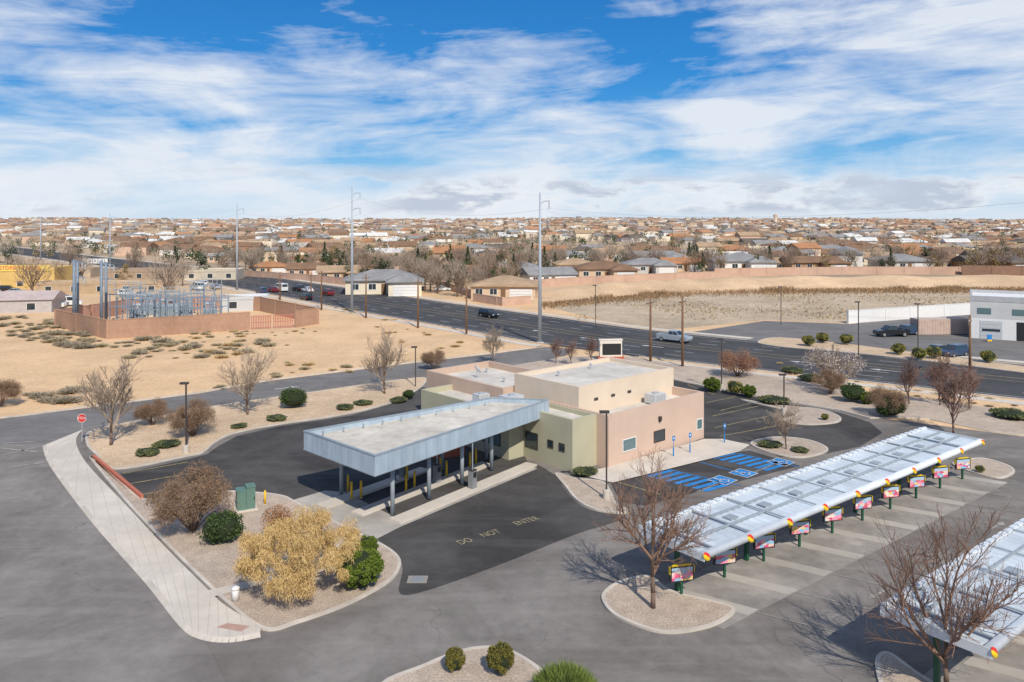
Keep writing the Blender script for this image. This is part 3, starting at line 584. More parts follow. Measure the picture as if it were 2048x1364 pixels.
def menu(N,x,y,label):
    p=loc1(N,x,y);o=thing('menu_board',label,'menu board',(p.x,p.y,.05),CA-.42)
    MB().box(-.06,.06,-.02,.10,0,1.1).bld('post',dgreen,o);MB().box(-.68,.68,-.06,.06,.78,1.6).bld('cabinet',black,o)
    MB().box(-.6,.6,-.075,-.062,.84,1.52).bld('picture_panel',menum,o);MB().add([(-.6,-.07,1.602),(.6,-.07,1.602),(.45,-.07,1.66),(-.45,-.07,1.66),(-.6,.07,1.602),(.6,.07,1.602),(.45,.07,1.66),(-.45,.07,1.66)],[(0,1,2,3),(7,6,5,4),(0,3,7,4),(3,2,6,7),(2,1,5,6),(1,0,4,5)]).bld('yellow_header',bally,o)
    for s in (-1,1):MB().box(s*.7-.018,s*.7+.018,-.07,.07,1.2,1.6).bld('side_trim',bally,o)
    return o
for k in range(10): menu(N1,.5+3.55*k,1.9-.11*k,f'picture menu board on green post under the long drive-in canopy, {od[k]} from the left')
# ------------------------------------------------------------ poles, signs
def light_pole(x,y,top,label,base=True):
    p=G(x,y);h=H-(top-HZ)*p.y/F
    o=thing('light_pole',label,'light pole',(p.x,p.y,.02))
    if base:MB().lathe([(.26,0),(.26,.7),(.23,.75)],14).bld('concrete_base',kerbm,o)
    MB().box(-.055,.055,-.055,.055,.75 if base else 0,h-.16).bld('post',bronze,o)
    MB().box(-.5,.2,-.16,.16,h-.16,h).bld('lamp_head',bronze,o);MB().box(-.45,.15,-.13,.13,h-.18,h-.162).bld('lens',lampm,o)
light_pole(1213,1000,822,'dark parking light pole in front of the tan wing')
light_pole(372,908,765,'dark parking light pole at the west gravel bed')
light_pole(1443,782,678,'dark light pole by the reddish shrub on the street frontage')
light_pole(1568,830,748,'dark light pole on the curved parking island')
light_pole(831,775,693,'dark light pole behind the sage rear wing',False)
light_pole(1562,650,573,'thin dark light pole at the edge of the gravel field',False)
light_pole(1717,718,603,'thin grey light pole at the road edge of the service lot',False)
light_pole(1836,703,607,'dark light pole beside the parked cars in the service lot',False)
light_pole(1191,655,570,'thin grey light pole at the far kerb of the main road',False)
def spost(p,h,o,mat=grey,z0=0): MB().tube((0,0,z0),(0,0,h),.035,.035,8).bld('post',mat,o)
p=G(164,884,.1);s=thing('stop_sign','red octagonal stop sign at the corner of the west street','stop sign',p,.12);spost(p,2.2,s)
oc=[(.40*math.cos(math.pi/8+k*math.pi/4),.40*math.sin(math.pi/8+k*math.pi/4)) for k in range(8)];z0=2.15
m=MB();m.add([(x,-.05,z0+y) for x,y in oc]+[(x,-.036,z0+y) for x,y in oc],[tuple(range(8)),tuple(range(15,7,-1))]+[(k,(k+1)%8,8+(k+1)%8,8+k) for k in range(8)]);m.bld('border',white,s)
m=MB();m.add([(x*.92,-.054,z0+y*.92) for x,y in oc],[tuple(range(8))]);m.bld('panel',red,s);text('STOP',.30,white,s,(0,-.058,z0),0,1,1,math.pi/2)
for i,(x,y) in enumerate(((1347,912),(1380,905),(1449,885))):
    o=thing('parking_sign',['blue accessible parking sign nearest the sage block','middle blue accessible parking sign by the building walk','blue accessible parking sign farthest right along the building walk'][i],'parking sign',G(x,y,.1),.3)
    MB().tube((0,0,0),(0,0,1.7),.022,.022,8).bld('post',bluep,o);MB().box(-.13,.13,-.05,-.035,1.3,1.7).bld('panel',bluep,o);MB().box(-.05,.05,-.054,-.051,1.45,1.58).bld('symbol',white,o);MB().lathe([(.055,0),(.055,.7),(.03,.75)],10).bld('sleeve',bluep,o)
o=thing('monument_sign','pale monument sign with dark display panel on a red base','sign',G(1221,721),.1)
pale=surf('sign_stucco',(.74,.68,.60),(.70,.64,.56))
MB().box(-1.9,1.9,-.5,.5,0,.6).bld('base',dred,o);MB().box(-1.6,1.6,-.35,.35,.6,2.9).bld('body',pale,o);MB().box(-1.25,1.45,-.37,-.352,.85,2.45).bld('display_panel',black,o);MB().box(-1.7,1.7,-.4,.4,2.902,3.05).bld('cap',pale,o)
def wpole(x,y,top,label):
    p=G(x,y);h=H-(top-HZ)*p.y/F
    o=thing('utility_pole',label,'utility pole',p,.95)
    MB().tube((0,0,0),(0,0,h),.19,.12,9).bld('pole',wood,o,True);MB().box(-1.1,1.1,-.08,.08,h-.9,h-.75).bld('crossarm',wood,o)
    for q in (-1,-.4,.5,1):MB().lathe([(.05,h-.75),(.06,h-.62),(.03,h-.55)],8,(q,0,0)).bld('insulator',grey,o)
    return p,h
WP=[wpole(*a) for a in ((643,620,541,'wooden utility pole farthest left along the sandy lot'),(732,636,548,'wooden utility pole second along the sandy lot edge'),(836,656,556,'wooden utility pole third along the sandy lot edge'),(933,669,570,'wooden utility pole nearest the side street junction'),(1301,724,594,'left of the twin wooden utility poles at the street frontage'),(1365,734,592,'right of the twin wooden utility poles at the street frontage'),(1940,757,630,'wooden utility pole at the right road edge by the service lot'))]
wpole(622,600,545,'short wooden pole far left beside the main road');wpole(560,600,545,'wooden pole beside the road near the substation');wpole(1345,520,450,'tall dark wooden pole among the far houses')
def cable(a,b,sag,r,label,group=None,name='power_line'):
    a=Vector(a);b=Vector(b);pts=[]
    for k in range(13):
        t=k/12;v=a.lerp(b,t);v.z-=sag*4*t*(1-t);pts.append(v)
    o=MB().path(pts,r,r,4).bld(name,wire);tag(o,label,'power line',group)
ords=['first','second','third','fourth','fifth','sixth']
for i in range(len(WP)-1):
    (p,h),(q,g)=WP[i],WP[i+1]
    for k,dxy in enumerate((-.9,.9)):
        d=Vector((.58*dxy,.81*dxy,0));cable(p+d+Vector((0,0,h-.55)),q+d+Vector((0,0,g-.55)),.7,.012,f'thin {"near" if k==0 else "far"} wire on the {ords[i]} span of wooden poles from the left')
TP=[]
for x,y,top,l in ((1080,686,385,'tallest grey steel transmission pole beside the side street junction'),(704,626,373,'tapered steel transmission pole left of the road centre'),(474,582,408,'steel transmission pole behind the substation'),(220,545,427,'distant steel transmission pole above the left shops'),(81,522,433,'farthest left steel transmission pole at the horizon')):
    p=G(x,y);h=H-(top-HZ)*p.y/F;o=thing('transmission_pole',l,'transmission pole',p,.6)
    MB().tube((0,0,0),(0,0,h),.34,.14,14).bld('shaft',steel,o,True);MB().lathe([(.6,0),(.6,.15),(.4,.2)],14).bld('base_flange',conc,o)
    for zz in (h-1.3,h-4.6):
        m=MB();m.path([(0,0,zz-.6),(.8,0,zz-.1),(1.9,0,zz)],.11,.06,7);m.bld('arm',steel,o);m=MB();m.tube((1.85,0,zz),(1.85,0,zz-1.3),.09,.09,7);m.bld('insulator',grey,o)
    TP.append((p,h))
TPP=[(Vector((62,70,0)),26)]+TP
for i in range(len(TPP)-1):
    (p,h),(q,g)=TPP[i],TPP[i+1]
    for k,dz_ in enumerate((-2.6,-5.9)): cable(p+Vector((1.5,1.0,h+dz_)),q+Vector((1.5,1.0,g+dz_)),2.2,.014,f'{"upper" if k==0 else "lower"} high-voltage wire on the {ords[i]} transmission span from the right')
# ------------------------------------------------------------ vegetation generators
def bare(seed,h,trunk,spread,n1=7,lv=(5,5,4),r0=.11,rmin=.012,lean=0):
    global R
    R=random.Random(seed);T=MB();Cr=MB()
    def rv():return Vector((R.gauss(0,1),R.gauss(0,1),R.gauss(0,1)))
    def grow(p,d,L,r,lvl,mb):
        n=3 if lvl==0 else 2;pts=[p];dd=d.copy()
        for k in range(n):
            dd=(dd+rv()*.11+Vector((0,0,.10))).normalized();pts.append(pts[-1]+dd*L/n)
        for k in range(n):
            mb.tube(pts[k],pts[k+1],max(rmin,r*(1-.55*k/n)),max(rmin*.7,r*(1-.55*(k+1)/n)),5 if lvl==0 else 3,False)
        if lvl<len(lv):
            for c in range(lv[lvl]):
                t=.25+.75*(c+R.random()*.8)/lv[lvl];t=min(t,1);i=min(int(t*n),n-1);q=pts[i].lerp(pts[i+1],t*n-i)
                nd_=(dd+rv()*.50+Vector((0,0,.12))).normalized();grow(q,nd_,L*R.uniform(.42,.66),r*.5,lvl+1,mb)
    tp=[Vector((0,0,0)),Vector((lean*.3,0,trunk*.5)),Vector((lean,.05,trunk))]
    T.path(tp,r0,r0*.8,9)
    top=tp[-1];T.tube(top,top+Vector((0,0,h*.35)),r0*.8,r0*.35,7)
    for k in range(n1):
        a=6.283*k/n1+R.uniform(-.3,.3);q=top+Vector((0,0,h*.30*k/n1*R.uniform(.4,1.1)));ln=(h-trunk)*R.uniform(.45,.62)
        grow(q,Vector((math.cos(a)*spread,math.sin(a)*spread,R.uniform(.7,1.15))).normalized(),ln,r0*.55,0,Cr)
    grow(top+Vector((0,0,h*.33)),Vector((0,0,1)),(h-trunk)*.45,r0*.4,0,Cr)
    R=random.Random(seed+1);return T,Cr
def tree(me,name,label,cat_,p,sc,rz,mts=None,group=None):
    o=thing(name,label,cat_,p,rz,group,sc);inst(me[0],'trunk',o);inst(me[1],'crown',o);return o
def mk(seed,mt=twig,**k):
    T,Cr=bare(seed,**k);return (T.mesh('trunk',bark,True),Cr.mesh('crown',mt))
t_big=mk(3,h=7,trunk=1.6,spread=.75,n1=8,lv=(6,6,5),r0=.13,rmin=.009)
t_big2=mk(5,h=7,trunk=1.2,spread=.95,n1=9,lv=(6,6,5),r0=.12,rmin=.009)
t_mid=[mk(20+k,twigg,h=6.5,trunk=1.0,spread=.7,n1=8,lv=(6,6,5),r0=.13,rmin=.014) for k in range(2)]
t_red=mk(31,redtw,h=5,trunk=.8,spread=.6,n1=8,lv=(6,5,4),r0=.10,rmin=.014)
for me,x,y,s,rz,l,n in ((t_big,1306,1216,1.0,.4,'bare reddish tree on the kerbed island left of the long drive-in canopy','bare_tree'),(t_big2,1893,1392,1.0,2.0,'bare spreading tree in front of the nearer drive-in canopy','bare_tree'),
  (t_mid[0],222,890,1.07,.2,'bare grey tree at the corner near the stop sign','bare_tree'),(t_mid[1],495,829,.95,1.2,'bare grey tree behind the dark driveway, left of the round green bush','bare_tree'),(t_mid[0],769,787,.97,2.2,'bare grey tree beside the side street left of the bank building','bare_tree'),(t_mid[1],986,726,.72,0,'small bare tree at the far edge of the side street','bare_tree'),
  (t_mid[0],1572,898,.58,.9,'small bare tree on the rounded parking island','bare_tree'),(t_red,1907,866,1.1,.3,'bare reddish tree beyond the far end of the drive-in canopy','bare_tree'),(t_red,1880,810,.98,1.3,'bare reddish tree leftmost of the pair by the right road pole','bare_tree'),(t_red,1818,808,.86,2.0,'slim bare reddish tree right of the blossoming tree','bare_tree'),(t_red,1938,815,.8,2.9,'bare reddish tree below the right wooden utility pole','bare_tree'),
  (t_red,1112,727,.62,.3,'small bare red twigged tree left of the monument sign, leftmost of three','bare_tree'),(t_red,1142,730,.62,1.3,'small bare red twigged tree left of the monument sign, middle of three','bare_tree'),(t_red,1183,726,.66,2.3,'small bare red twigged tree just left of the monument sign','bare_tree')):
    p=G(x,y,.1);tree(me,n,l,'tree',p,s,rz)
def blob(seed,rx,ry,rz,n,ls,lump=14,cz=None,shell=.55,lr=(.28,.5)):
    global R
    R=random.Random(seed);m=MB();cz=rz*.95 if cz is None else cz
    Ls=[]
    for k in range(lump):
        v=Vector((R.gauss(0,1),R.gauss(0,1),R.gauss(0,.8)+.25)).normalized();Ls.append((v,R.uniform(*lr)))
    for k in range(n):
        v,rr=Ls[R.randrange(lump)];q=Vector((R.gauss(0,1),R.gauss(0,1),R.gauss(0,1))).normalized()*rr*R.random()**.4
        c=v*shell+q;p=Vector((c.x*rx,c.y*ry,cz+c.z*rz))
        if p.z<.02:p.z=R.uniform(.02,.15)
        m.leaf(p,ls*R.uniform(.6,1.4))
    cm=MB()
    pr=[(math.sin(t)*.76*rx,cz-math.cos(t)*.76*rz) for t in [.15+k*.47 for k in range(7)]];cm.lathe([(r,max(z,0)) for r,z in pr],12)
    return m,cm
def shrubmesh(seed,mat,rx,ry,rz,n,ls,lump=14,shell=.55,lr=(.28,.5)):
    a,c=blob(seed,rx,ry,rz,n,ls,lump,None,shell,lr);return a.mesh('foliage',mat),c.mesh('inner_shade',core)  # solid near-black core painted as the shade inside the bush
def shrub(ms,label,p,s,rz,name='shrub',cat_='shrub',group=None):
    o=thing(name,label,cat_,p,rz,group,s);inst(ms[0],'foliage',o);inst(ms[1],'shade_filler',o);return o
s_round=shrubmesh(41,grn,1.25,1.2,.95,14000,.085,80,.80,(.14,.22));s_dk=shrubmesh(42,dgrn,1.3,1.2,.85,7000,.11,22,.6);s_jun=shrubmesh(43,jun,1.3,1.1,.28,3500,.12,18,.6);s_yg=shrubmesh(44,ygr,.9,.85,.72,4500,.09,18,.6);s_ball=shrubmesh(45,leafm('olive_leaf',(.08,.075,.015),(.24,.205,.05)),.52,.52,.55,6500,.05,50,.74,(.2,.3))
for ms,x,y,s,l in ((s_round,720,1172,1.12,'round bright green bush at the right edge of the gold tree'),(s_round,732,1110,.62,'smaller green bush behind the round bush beside the gold tree'),(s_dk,442,1083,1.1,'dark green shrub between the brown tree and the gold tree'),
  (s_dk,586,815,1.25,'round dark green bush on the tan bed by the side street'),(s_jun,553,840,.95,'low juniper mat right of the bare grey tree'),(s_jun,478,855,.7,'small low juniper mat near the driveway kerb'),(s_jun,333,893,1.0,'low juniper mat left of the light pole'),(s_jun,295,909,.95,'low juniper mat nearest the stop sign corner'),(s_jun,690,818,.9,'low olive shrub left of the pair beside the driveway'),(s_jun,726,809,.9,'low olive shrub right of the pair beside the driveway'),
  (s_jun,797,803,.9,'dark green shrub close to the terracotta patio'),(s_dk,818,797,.6,'small dark shrub against the terracotta patio wall'),(s_round,1424,782,.9,'clipped green shrub leftmost in the frontage row'),(s_yg,1470,788,1.2,'brownish shrub in the middle of the frontage row'),(s_round,1497,793,.75,'yellow green shrub right of the frontage row'),
  (s_dk,1706,803,1.2,'wide dark green shrub below the blossoming tree'),(s_round,1735,808,.75,'small green shrub right of the wide dark shrub'),(s_dk,1780,834,1.2,'dark green shrub under the brown tree at the drive bend'),(s_jun,1540,893,.9,'low juniper mat on the rounded parking island'),(s_jun,1600,903,.7,'small juniper mat at the tip of the rounded island'),(s_jun,1548,806,1.4,'juniper hedge along the frontage kerb'),(s_jun,1170,948,.9,'low green plant in the narrow bed before the sage block'),(s_jun,2022,836,1.6,'low juniper mat at the right edge frontage'),
  (s_yg,1650,840,.5,'tiny straw coloured shrub on the curved parking island'),(s_yg,1960,945,.45,'small grassy tuft on the island beyond the drive-in canopy')):
    shrub(ms,l,G(x,y,.1),s,R.uniform(0,6))
for i,(x,y) in enumerate(((1617,692),(1645,686),(1693,689),(1797,709),(1838,719),(1868,717),(1976,725),(1620,760),(1585,745))): shrub(s_yg if i<7 else s_jun,f'olive shrub on the far road verge, {od[i]} in the row' if i<7 else ['low shrub under the left of the blossoming tree','low shrub behind the frontage near the road kerb'][i-7],G(x,y,.1),1.35,i)
for x,y,s,l in ((910,1342,1.0,'small clipped round bush on the bottom island, left one'),(1000,1346,1.28,'larger clipped round bush on the bottom island, right one')): shrub(s_ball,l,G(x,y,.1),s,x)
m=MB();R=random.Random(8)
for k in range(9000):
    v=Vector((R.gauss(0,1),R.gauss(0,1),abs(R.gauss(0,.9)))).normalized();q=v*R.uniform(.35,.8);p=Vector((q.x*1.2,q.y*1.2,.15+q.z*.85));m.strip(p,v+Vector((R.gauss(0,.3),R.gauss(0,.3),.5+R.gauss(0,.2))),R.uniform(.12,.32),.022,.006)
o=thing('broom_shrub','rounded yellow-green broom shrub at the bottom edge','shrub',G(1130,1400,.1),0,None,1.35);m.bld('foliage',leafm('broom_leaf',(.07,.115,.02),(.24,.29,.07)),o);MB().lathe([(.6,0),(.75,.4),(.35,.75)],10).bld('shade_filler',core,o)  # lathed dark core stands for shade within the broom, no real branches
# twiggy brown shrub meshes
def twigblob(seed,mat,rx,rz,n,L,wd,up=.3,arms=14,nl=40):
    global R
    R=random.Random(seed);m=MB();T=MB()
    lumps=[]
    for k in range(nl):
        v=Vector((R.gauss(0,1),R.gauss(0,1),R.gauss(0,.7)+.35)).normalized()*R.uniform(.35,.8);lumps.append((Vector((v.x*rx,v.y*rx,rz*1.05+v.z*rz*.9)),R.uniform(.16,.34)*rx))
    for k in range(arms):
        e=lumps[k][0];a=math.atan2(e.y,e.x);T.path([Vector((math.cos(a)*.08,math.sin(a)*.08,0)),e*.5+Vector((0,0,.15)),e],.05,.015,5)
    for k in range(n):
        c,rr=lumps[R.randrange(nl)];d=Vector((R.gauss(0,1),R.gauss(0,1),R.gauss(0,1)+up)).normalized();p=c+Vector((R.gauss(0,1),R.gauss(0,1),R.gauss(0,1))).normalized()*rr*R.random()**.45
        if p.z<.15:p.z=R.uniform(.15,.4)
        m.strip(p,d,L*R.uniform(.5,1.2),wd,wd*.4)
    return T.mesh('stems',bark),m.mesh('twigs',mat)
b1=twigblob(51,brt,2.4,1.75,16000,.22,.024);b2=twigblob(52,leafm('red_brown_twig_mass',(.20,.105,.07),(.36,.205,.135)),2.4,1.3,9000,.24,.03)
def tshrub(ms,label,p,s,rz,name='bare_shrub',cat_='shrub'):
    o=thing(name,label,cat_,p,rz,None,s);inst(ms[0],'stems',o);inst(ms[1],'twigs',o)
for ms,x,y,s,l in ((b1,385,1062,1.2,'large brown twiggy shrub tree on the west gravel bed'),(b1,305,850,.75,'brown twiggy shrub behind the bare corner tree'),(b1,385,872,1.0,'wide brown twiggy shrub left of the light pole'),(b2,1475,752,1.25,'reddish brown twiggy shrub at the frontage by the light pole'),(b1,1772,832,.9,'brown twiggy tree at the drive bend'),(b1,1660,788,.85,'brown undergrowth shrub beneath the blossoming tree'),(b1,868,738,.8,'brown twiggy shrub behind the rear roof'),(b1,0,812,.9,'brown twiggy shrub at the left edge of the sand lot')):
    tshrub(ms,l,G(x,y,.1),s,x*.01)
# gold tree
R=random.Random(77);m=MB();T=MB();lum=[]
for k in range(110):
    a=R.uniform(0,6.28);u=R.random()**.5;q=u*2.9;top=3.55-1.5*u*u;lum.append((Vector((math.cos(a)*q,math.sin(a)*q,top-R.random()**1.2*(1.9-.7*u)+R.uniform(-.2,.2))),R.uniform(.28,.55)))
for k in range(26):
    e=lum[k*2][0];T.path([(0,0,0),Vector((e.x*.12,e.y*.12,.7)),Vector((e.x*.6,e.y*.6,e.z*.72)),e],.085 if k<8 else .045,.014,6)
for k in range(34000):
    c,rr=lum[R.randrange(110)];v=Vector((R.gauss(0,1),R.gauss(0,1),R.gauss(0,.8))).normalized();p=c+v*rr*R.random()**.4
    m.strip(p,Vector((R.gauss(0,.5),R.gauss(0,.5),-.9+R.gauss(0,.6))),R.uniform(.08,.30),.024,.008)
o=thing('gold_tree','spreading gold leaved tree on the near west gravel bed','tree',G(600,1175,.1),0,None,1.1);T.bld('trunk',bark,o);m.bld('crown',goldl,o)
m=MB()
for k in range(2600):
    v=Vector((R.gauss(0,1),R.gauss(0,1),R.gauss(0,1))).normalized()*R.random()**.5;m.leaf(Vector((v.x*1.1,v.y*1.0,1.3+v.z*1.0)),.09)
o=thing('rust_shrub','rust brown leaved shrub behind the gold tree','shrub',G(555,1080,.1),0,None,.95);m.bld('foliage',rustl,o);MB().path([(0,0,0),(.05,0,1.2)],.08,.03,6).bld('stem',bark,o)
# blossoming tree
T,Cr=bare(90,h=5,trunk=.6,spread=1.15,n1=9,lv=(6,5,4),r0=.12,rmin=.016);R=random.Random(5);bm=MB()
for k in range(3600):
    v=Vector((R.gauss(0,1),R.gauss(0,1),R.gauss(0,1))).normalized()*R.random()**.35;p=Vector((v.x*3.6,v.y*3.0,3.1+v.z*1.75));
    if math.sin(p.x*2.1+p.z)+math.sin(p.y*2.3-p.z*1.7)>-.3:bm.leaf(p,.11*R.uniform(.6,1.3))
o=thing('blossoming_tree','pale pink blossoming tree on the street frontage','tree',G(1668,779,.1),0,None,1.05);T.bld('trunk',bark,o);c=Cr.bld('crown',twigg,o);bm.bld('blossom',blos,o)
# desert scrub
def scrub(seed,mat,n,wd):
    global R
    R=random.Random(seed);m=MB()
    for k in range(n):
        a=R.uniform(0,6.28);t=R.random()**.7*1.3;d=Vector((math.cos(a)*t,math.sin(a)*t,R.uniform(.3,1.0))).normalized();m.strip(Vector((math.cos(a)*R.random()*.4,math.sin(a)*R.random()*.4,.02)),d,R.uniform(.25,.7),wd*2,wd)
    return m.mesh('scrub_stems',mat)
sc=[scrub(61,sage,320,.034),scrub(62,sageb,300,.034),scrub(63,leafm('grey_scrub',(.22,.185,.135),(.38,.325,.235)),320,.034)]
def inpoly(x,y,P):
    c=False;j=len(P)-1
    for i in range(len(P)):
        if (P[i][1]>y)!=(P[j][1]>y) and x<(P[j][0]-P[i][0])*(y-P[i][1])/(P[j][1]-P[i][1])+P[i][0]:c=not c
        j=i
    return c
R=random.Random(99)
def scatter(P,n,ms,label,group,s0,s1,cat_='desert shrub'):
    xs=[p[0] for p in P];ys=[p[1] for p in P];k=0
    while k<n:
        x=R.uniform(min(xs),max(xs));y=R.uniform(min(ys),max(ys))
        if inpoly(x,y,P):
            p=G(x,y);o=inst(sc[R.choice(ms)],'desert_shrub',None,None,p,R.uniform(0,6),(q:=s0+(s1-s0)*R.random()**1.6,q*R.uniform(.7,1.2),q*.55));tag(o,label,cat_,group);k+=1
scatter([(0,632),(110,640),(215,690),(330,668),(330,688),(160,700),(0,670)],95,(0,2,2),'grey sagebrush clump crowded against the substation wall corner','sagebrush at the substation corner',.8,2.3)
scatter([(250,700),(330,682),(600,682),(610,692),(430,718),(250,718)],55,(0,0,2,1),'dry sagebrush clump in the middle of the sandy lot','sagebrush in the sandy lot',.5,2.1)
scatter([(560,720),(720,735),(740,745),(600,752),(420,785),(360,785),(560,745)],18,(1,1,0),'straw coloured scrub clump near the side street kerb','scrub by the side street',.5,1.3)
scatter([(380,660),(640,655),(640,668),(380,678)],30,(1,0),'pale scrub clump below the substation gate','scrub below the substation gate',.5,1.3)
scatter([(700,640),(1060,690),(900,700),(700,670)],14,(1,1),'yellow scrub clump between the wooden poles and the side street','scrub beside the wooden poles',.5,1.2)
scatter([(640,605),(760,625),(830,650),(700,635)],10,(1,0),'scrub clump along the sandy road shoulder','scrub on the road shoulder',.6,1.2)
scatter([(1480,715),(2040,800),(2040,826),(1500,740)],26,(1,0),'small dry tuft on the gravel street frontage','tufts on the street frontage',.4,.8)
scatter([(60,790),(160,780),(160,806),(60,806)],14,(2,2),'grey sagebrush clump at the kerb of the side street on the left','sagebrush by the left kerb',1.1,1.9)
# berm + dry weeds
def rid(px,w,h,name,mat):
    P=cat(gp(px),8,False);m=MB();prof=[(0,0),(.2,.35),(.42,.9),(.55,1),(.7,.9),(1,0)];n=len(P);k=len(prof)
    for i,(x,y) in enumerate(P):
        t=min(1,i/12);
        for a,b in prof: m.v.append((x+a*w*.2,y+a*w,b*h*t*(1+.15*math.sin(i*1.3))-.02))
    m.f=[(i*k+j,(i+1)*k+j,(i+1)*k+j+1,i*k+j+1) for i in range(n-1) for j in range(k-1)];m.mi=[0]*len(m.f);st(m.bld(name,mat,None,True))
rid([(1010,607),(1150,600),(1300,592),(1430,586),(1700,581),(2048,579),(2500,578)],34,2.6,'embankment',sand)
m=MB();R=random.Random(4)
for k in range(12000):
    x=R.uniform(1085,2200);yb=609-(x-1085)*.085 if x<1400 else 582-(x-1400)*.007;y=yb+abs(R.gauss(0,4.5))-1
    cl_n=math.sin(x*.021)+math.sin(x*.053+1)
    p=G(x,y);L=R.uniform(.3,1.0)*(1.7 if cl_n>.6 else 1);m.strip(p,Vector((R.gauss(0,.6),R.gauss(0,.6),1)),L,.22,.06)
stuff(m.bld('dry_weeds',leafm('dry_weed',(.20,.125,.065),(.40,.26,.145))),'brown dry weeds lining the foot of the sand embankment','dry weeds')
m=MB()
for k in range(9000):
    x=R.uniform(1150,2200);y=R.uniform(590,646)
    if y>640-(max(0,x-1700))*.08 or y<596 and x<1300: continue
    p=G(x,y);
    if math.sin(p.x*.2)+math.sin(p.y*.13+p.x*.07)+R.gauss(0,.6)<.1: continue
    m.strip(p,Vector((R.gauss(0,.8),R.gauss(0,.8),1)),R.uniform(.2,.5),.3,.1)
stuff(m.bld('field_weeds',leafm('field_weed',(.28,.22,.13),(.46,.37,.235))),'low dry weeds scattered over the gravel field','weeds')
# ------------------------------------------------------------ walls, substation
def wall(px,h,mat,label,name='block_wall',cat_='wall'):
    P=[G(x,y).xy for x,y in px];o=thing(name,label,cat_,(0,0,0));m=MB();c=MB()
    for a,b in zip(P,P[1:]):
        t=(b-a).normalized();n=Vector((-t.y,t.x))*.12
        m.prism([a-n,b-n,b+n,a+n],0,h);n*=1.35;c.prism([a-n,b-n,b+n,a+n],h+.002,h+.12)
        q=0;L=(b-a).length
        while q<L:
            p=a+t*q;n2=Vector((-t.y,t.x))*.22;e=t*.22;MB().prism([p-n2-e,p-n2+e,p+n2+e,p+n2-e],0,h+.2).bld('pier',mat,o);q+=10
    m.bld('wall_panel',mat,o);c.bld('coping',mat,o)
wall([(112,653),(215,678),(500,659)],3.1,brick,'brown block wall round the near side of the substation')
wall([(592,655),(635,648),(520,622),(440,618)],3.0,brick,'brown block wall on the road side of the substation')
wall([(112,653),(250,628),(440,618)],3.0,surf('terracotta_wall',(.46,.27,.20),(.40,.23,.17),1,.9),'terracotta rear wall of the substation')
o=thing('substation_gate','red slatted metal gate of the substation','gate',(0,0,0));a=G(502,659).xy;b=G(590,655).xy;t=(b-a).normalized();L=(b-a).length
gred=flat('gate_red',(.50,.16,.12))
for k in range(2):
    m=MB();f=MB();q0=k*L/2+.1
    for j in range(int(L/2/.3)):
        p=a+t*(q0+j*.3);m.box(p.x-.06,p.x+.06,p.y-.03,p.y+.03,.15,2.5)
    p=a+t*q0;q=a+t*(q0+L/2-.25)
    for z in (.2,1.3,2.4):f.tube((p.x,p.y-.08,z),(q.x,q.y-.08,z),.06,.06,5)
    lf=m.bld('gate_leaf',gred,o);f.bld('rail',gred,lf)
def sub_pole(x,y,top,l):
    p=G(x,y);h=H-(top-HZ)*p.y/F;o=thing('substation_pole',l,'steel pole',p);MB().tube((0,0,0),(0,0,h),.32,.24,10).bld('shaft',steel2,o,True)
    for z in (h-.4,h-3.2): MB().tube((-.5,0,z),(1.6,0,z),.09,.07,6).bld('bracket',steel2,o)
    for z in (h-.6,h-3.4):MB().lathe([(.08,0),(.14,-.3),(.08,-.6),(.14,-.9),(.05,-1.1)],8,(1.5,0,z)).bld('insulator',grey,o)
for x,y,t,l in ((148,655,519,'leftmost tall steel pole of the substation'),(155,648,522,'tall steel pole just right of the leftmost substation pole'),(203,662,521,'third tall steel pole of the substation'),(212,652,525,'fourth tall steel pole of the substation')):sub_pole(x,y,t,l)
def transf(x,y,w,h,l):
    o=thing('power_transformer',l,'transformer',G(x,y),.4);MB().box(-w,w,-.9,.9,.3,h).bld('tank',mgrey,o)
    for k in range(int(w/.22)):MB().box(-w*.9+k*.4,-w*.9+k*.4+.12,-1.4,-.902,.5,h-.3).bld('radiator',steel2,o)
    MB().box(-w,w,-1.0,1.0,0,.3).bld('base',conc,o)
    for k in (-.6,0,.6):MB().lathe([(.14,h),(.2,h+.25),(.12,h+.5),(.18,h+.75),(.07,h+1.1)],9,(k*w,0,0)).bld('bushing',grey,o)
    m=MB();m.M=Matrix.Translation((0,.3,h+.75))@Matrix.Rotation(1.57,4,'Y');m.lathe([(.3,-w*.6),(.35,-w*.5),(.35,w*.5),(.3,w*.6)],10);m.bld('conservator',mgrey,o)
for i,(x,y,w_,h_) in enumerate(((275,645,1.5,2.6),(302,632,1.4,2.8),(335,640,1.9,3.2),(372,634,1.3,2.9),(420,640,1.4,2.5))):transf(x,y,w_,h_,f'grey transformer inside the substation, {od[i]} from the left')
def busframe(x,y,w,h,l):
    o=thing('bus_frame',l,'bus frame',G(x,y),.25)
    for s in (-1,1):MB().box(s*w-.1,s*w+.1,-.1,.1,0,h).bld('post',steel2,o)
    MB().box(-w-.3,w+.3,-.1,.1,h,h+.2).bld('beam',steel2,o);MB().box(-w+.1,w-.1,-.08,.08,h*.62,h*.62+.14).bld('beam',steel2,o)
    for k in range(5):MB().lathe([(.05,0),(.1,.25),(.05,.5),(.09,.75),(.03,.95)],8,(-w+w*.5*k,0,h+.2)).bld('insulator',mgrey,o)
    MB().tube((-w,0,h+1.15),(w,0,h+1.15),.05,.05,5).bld('bus_bar',mgrey,o)
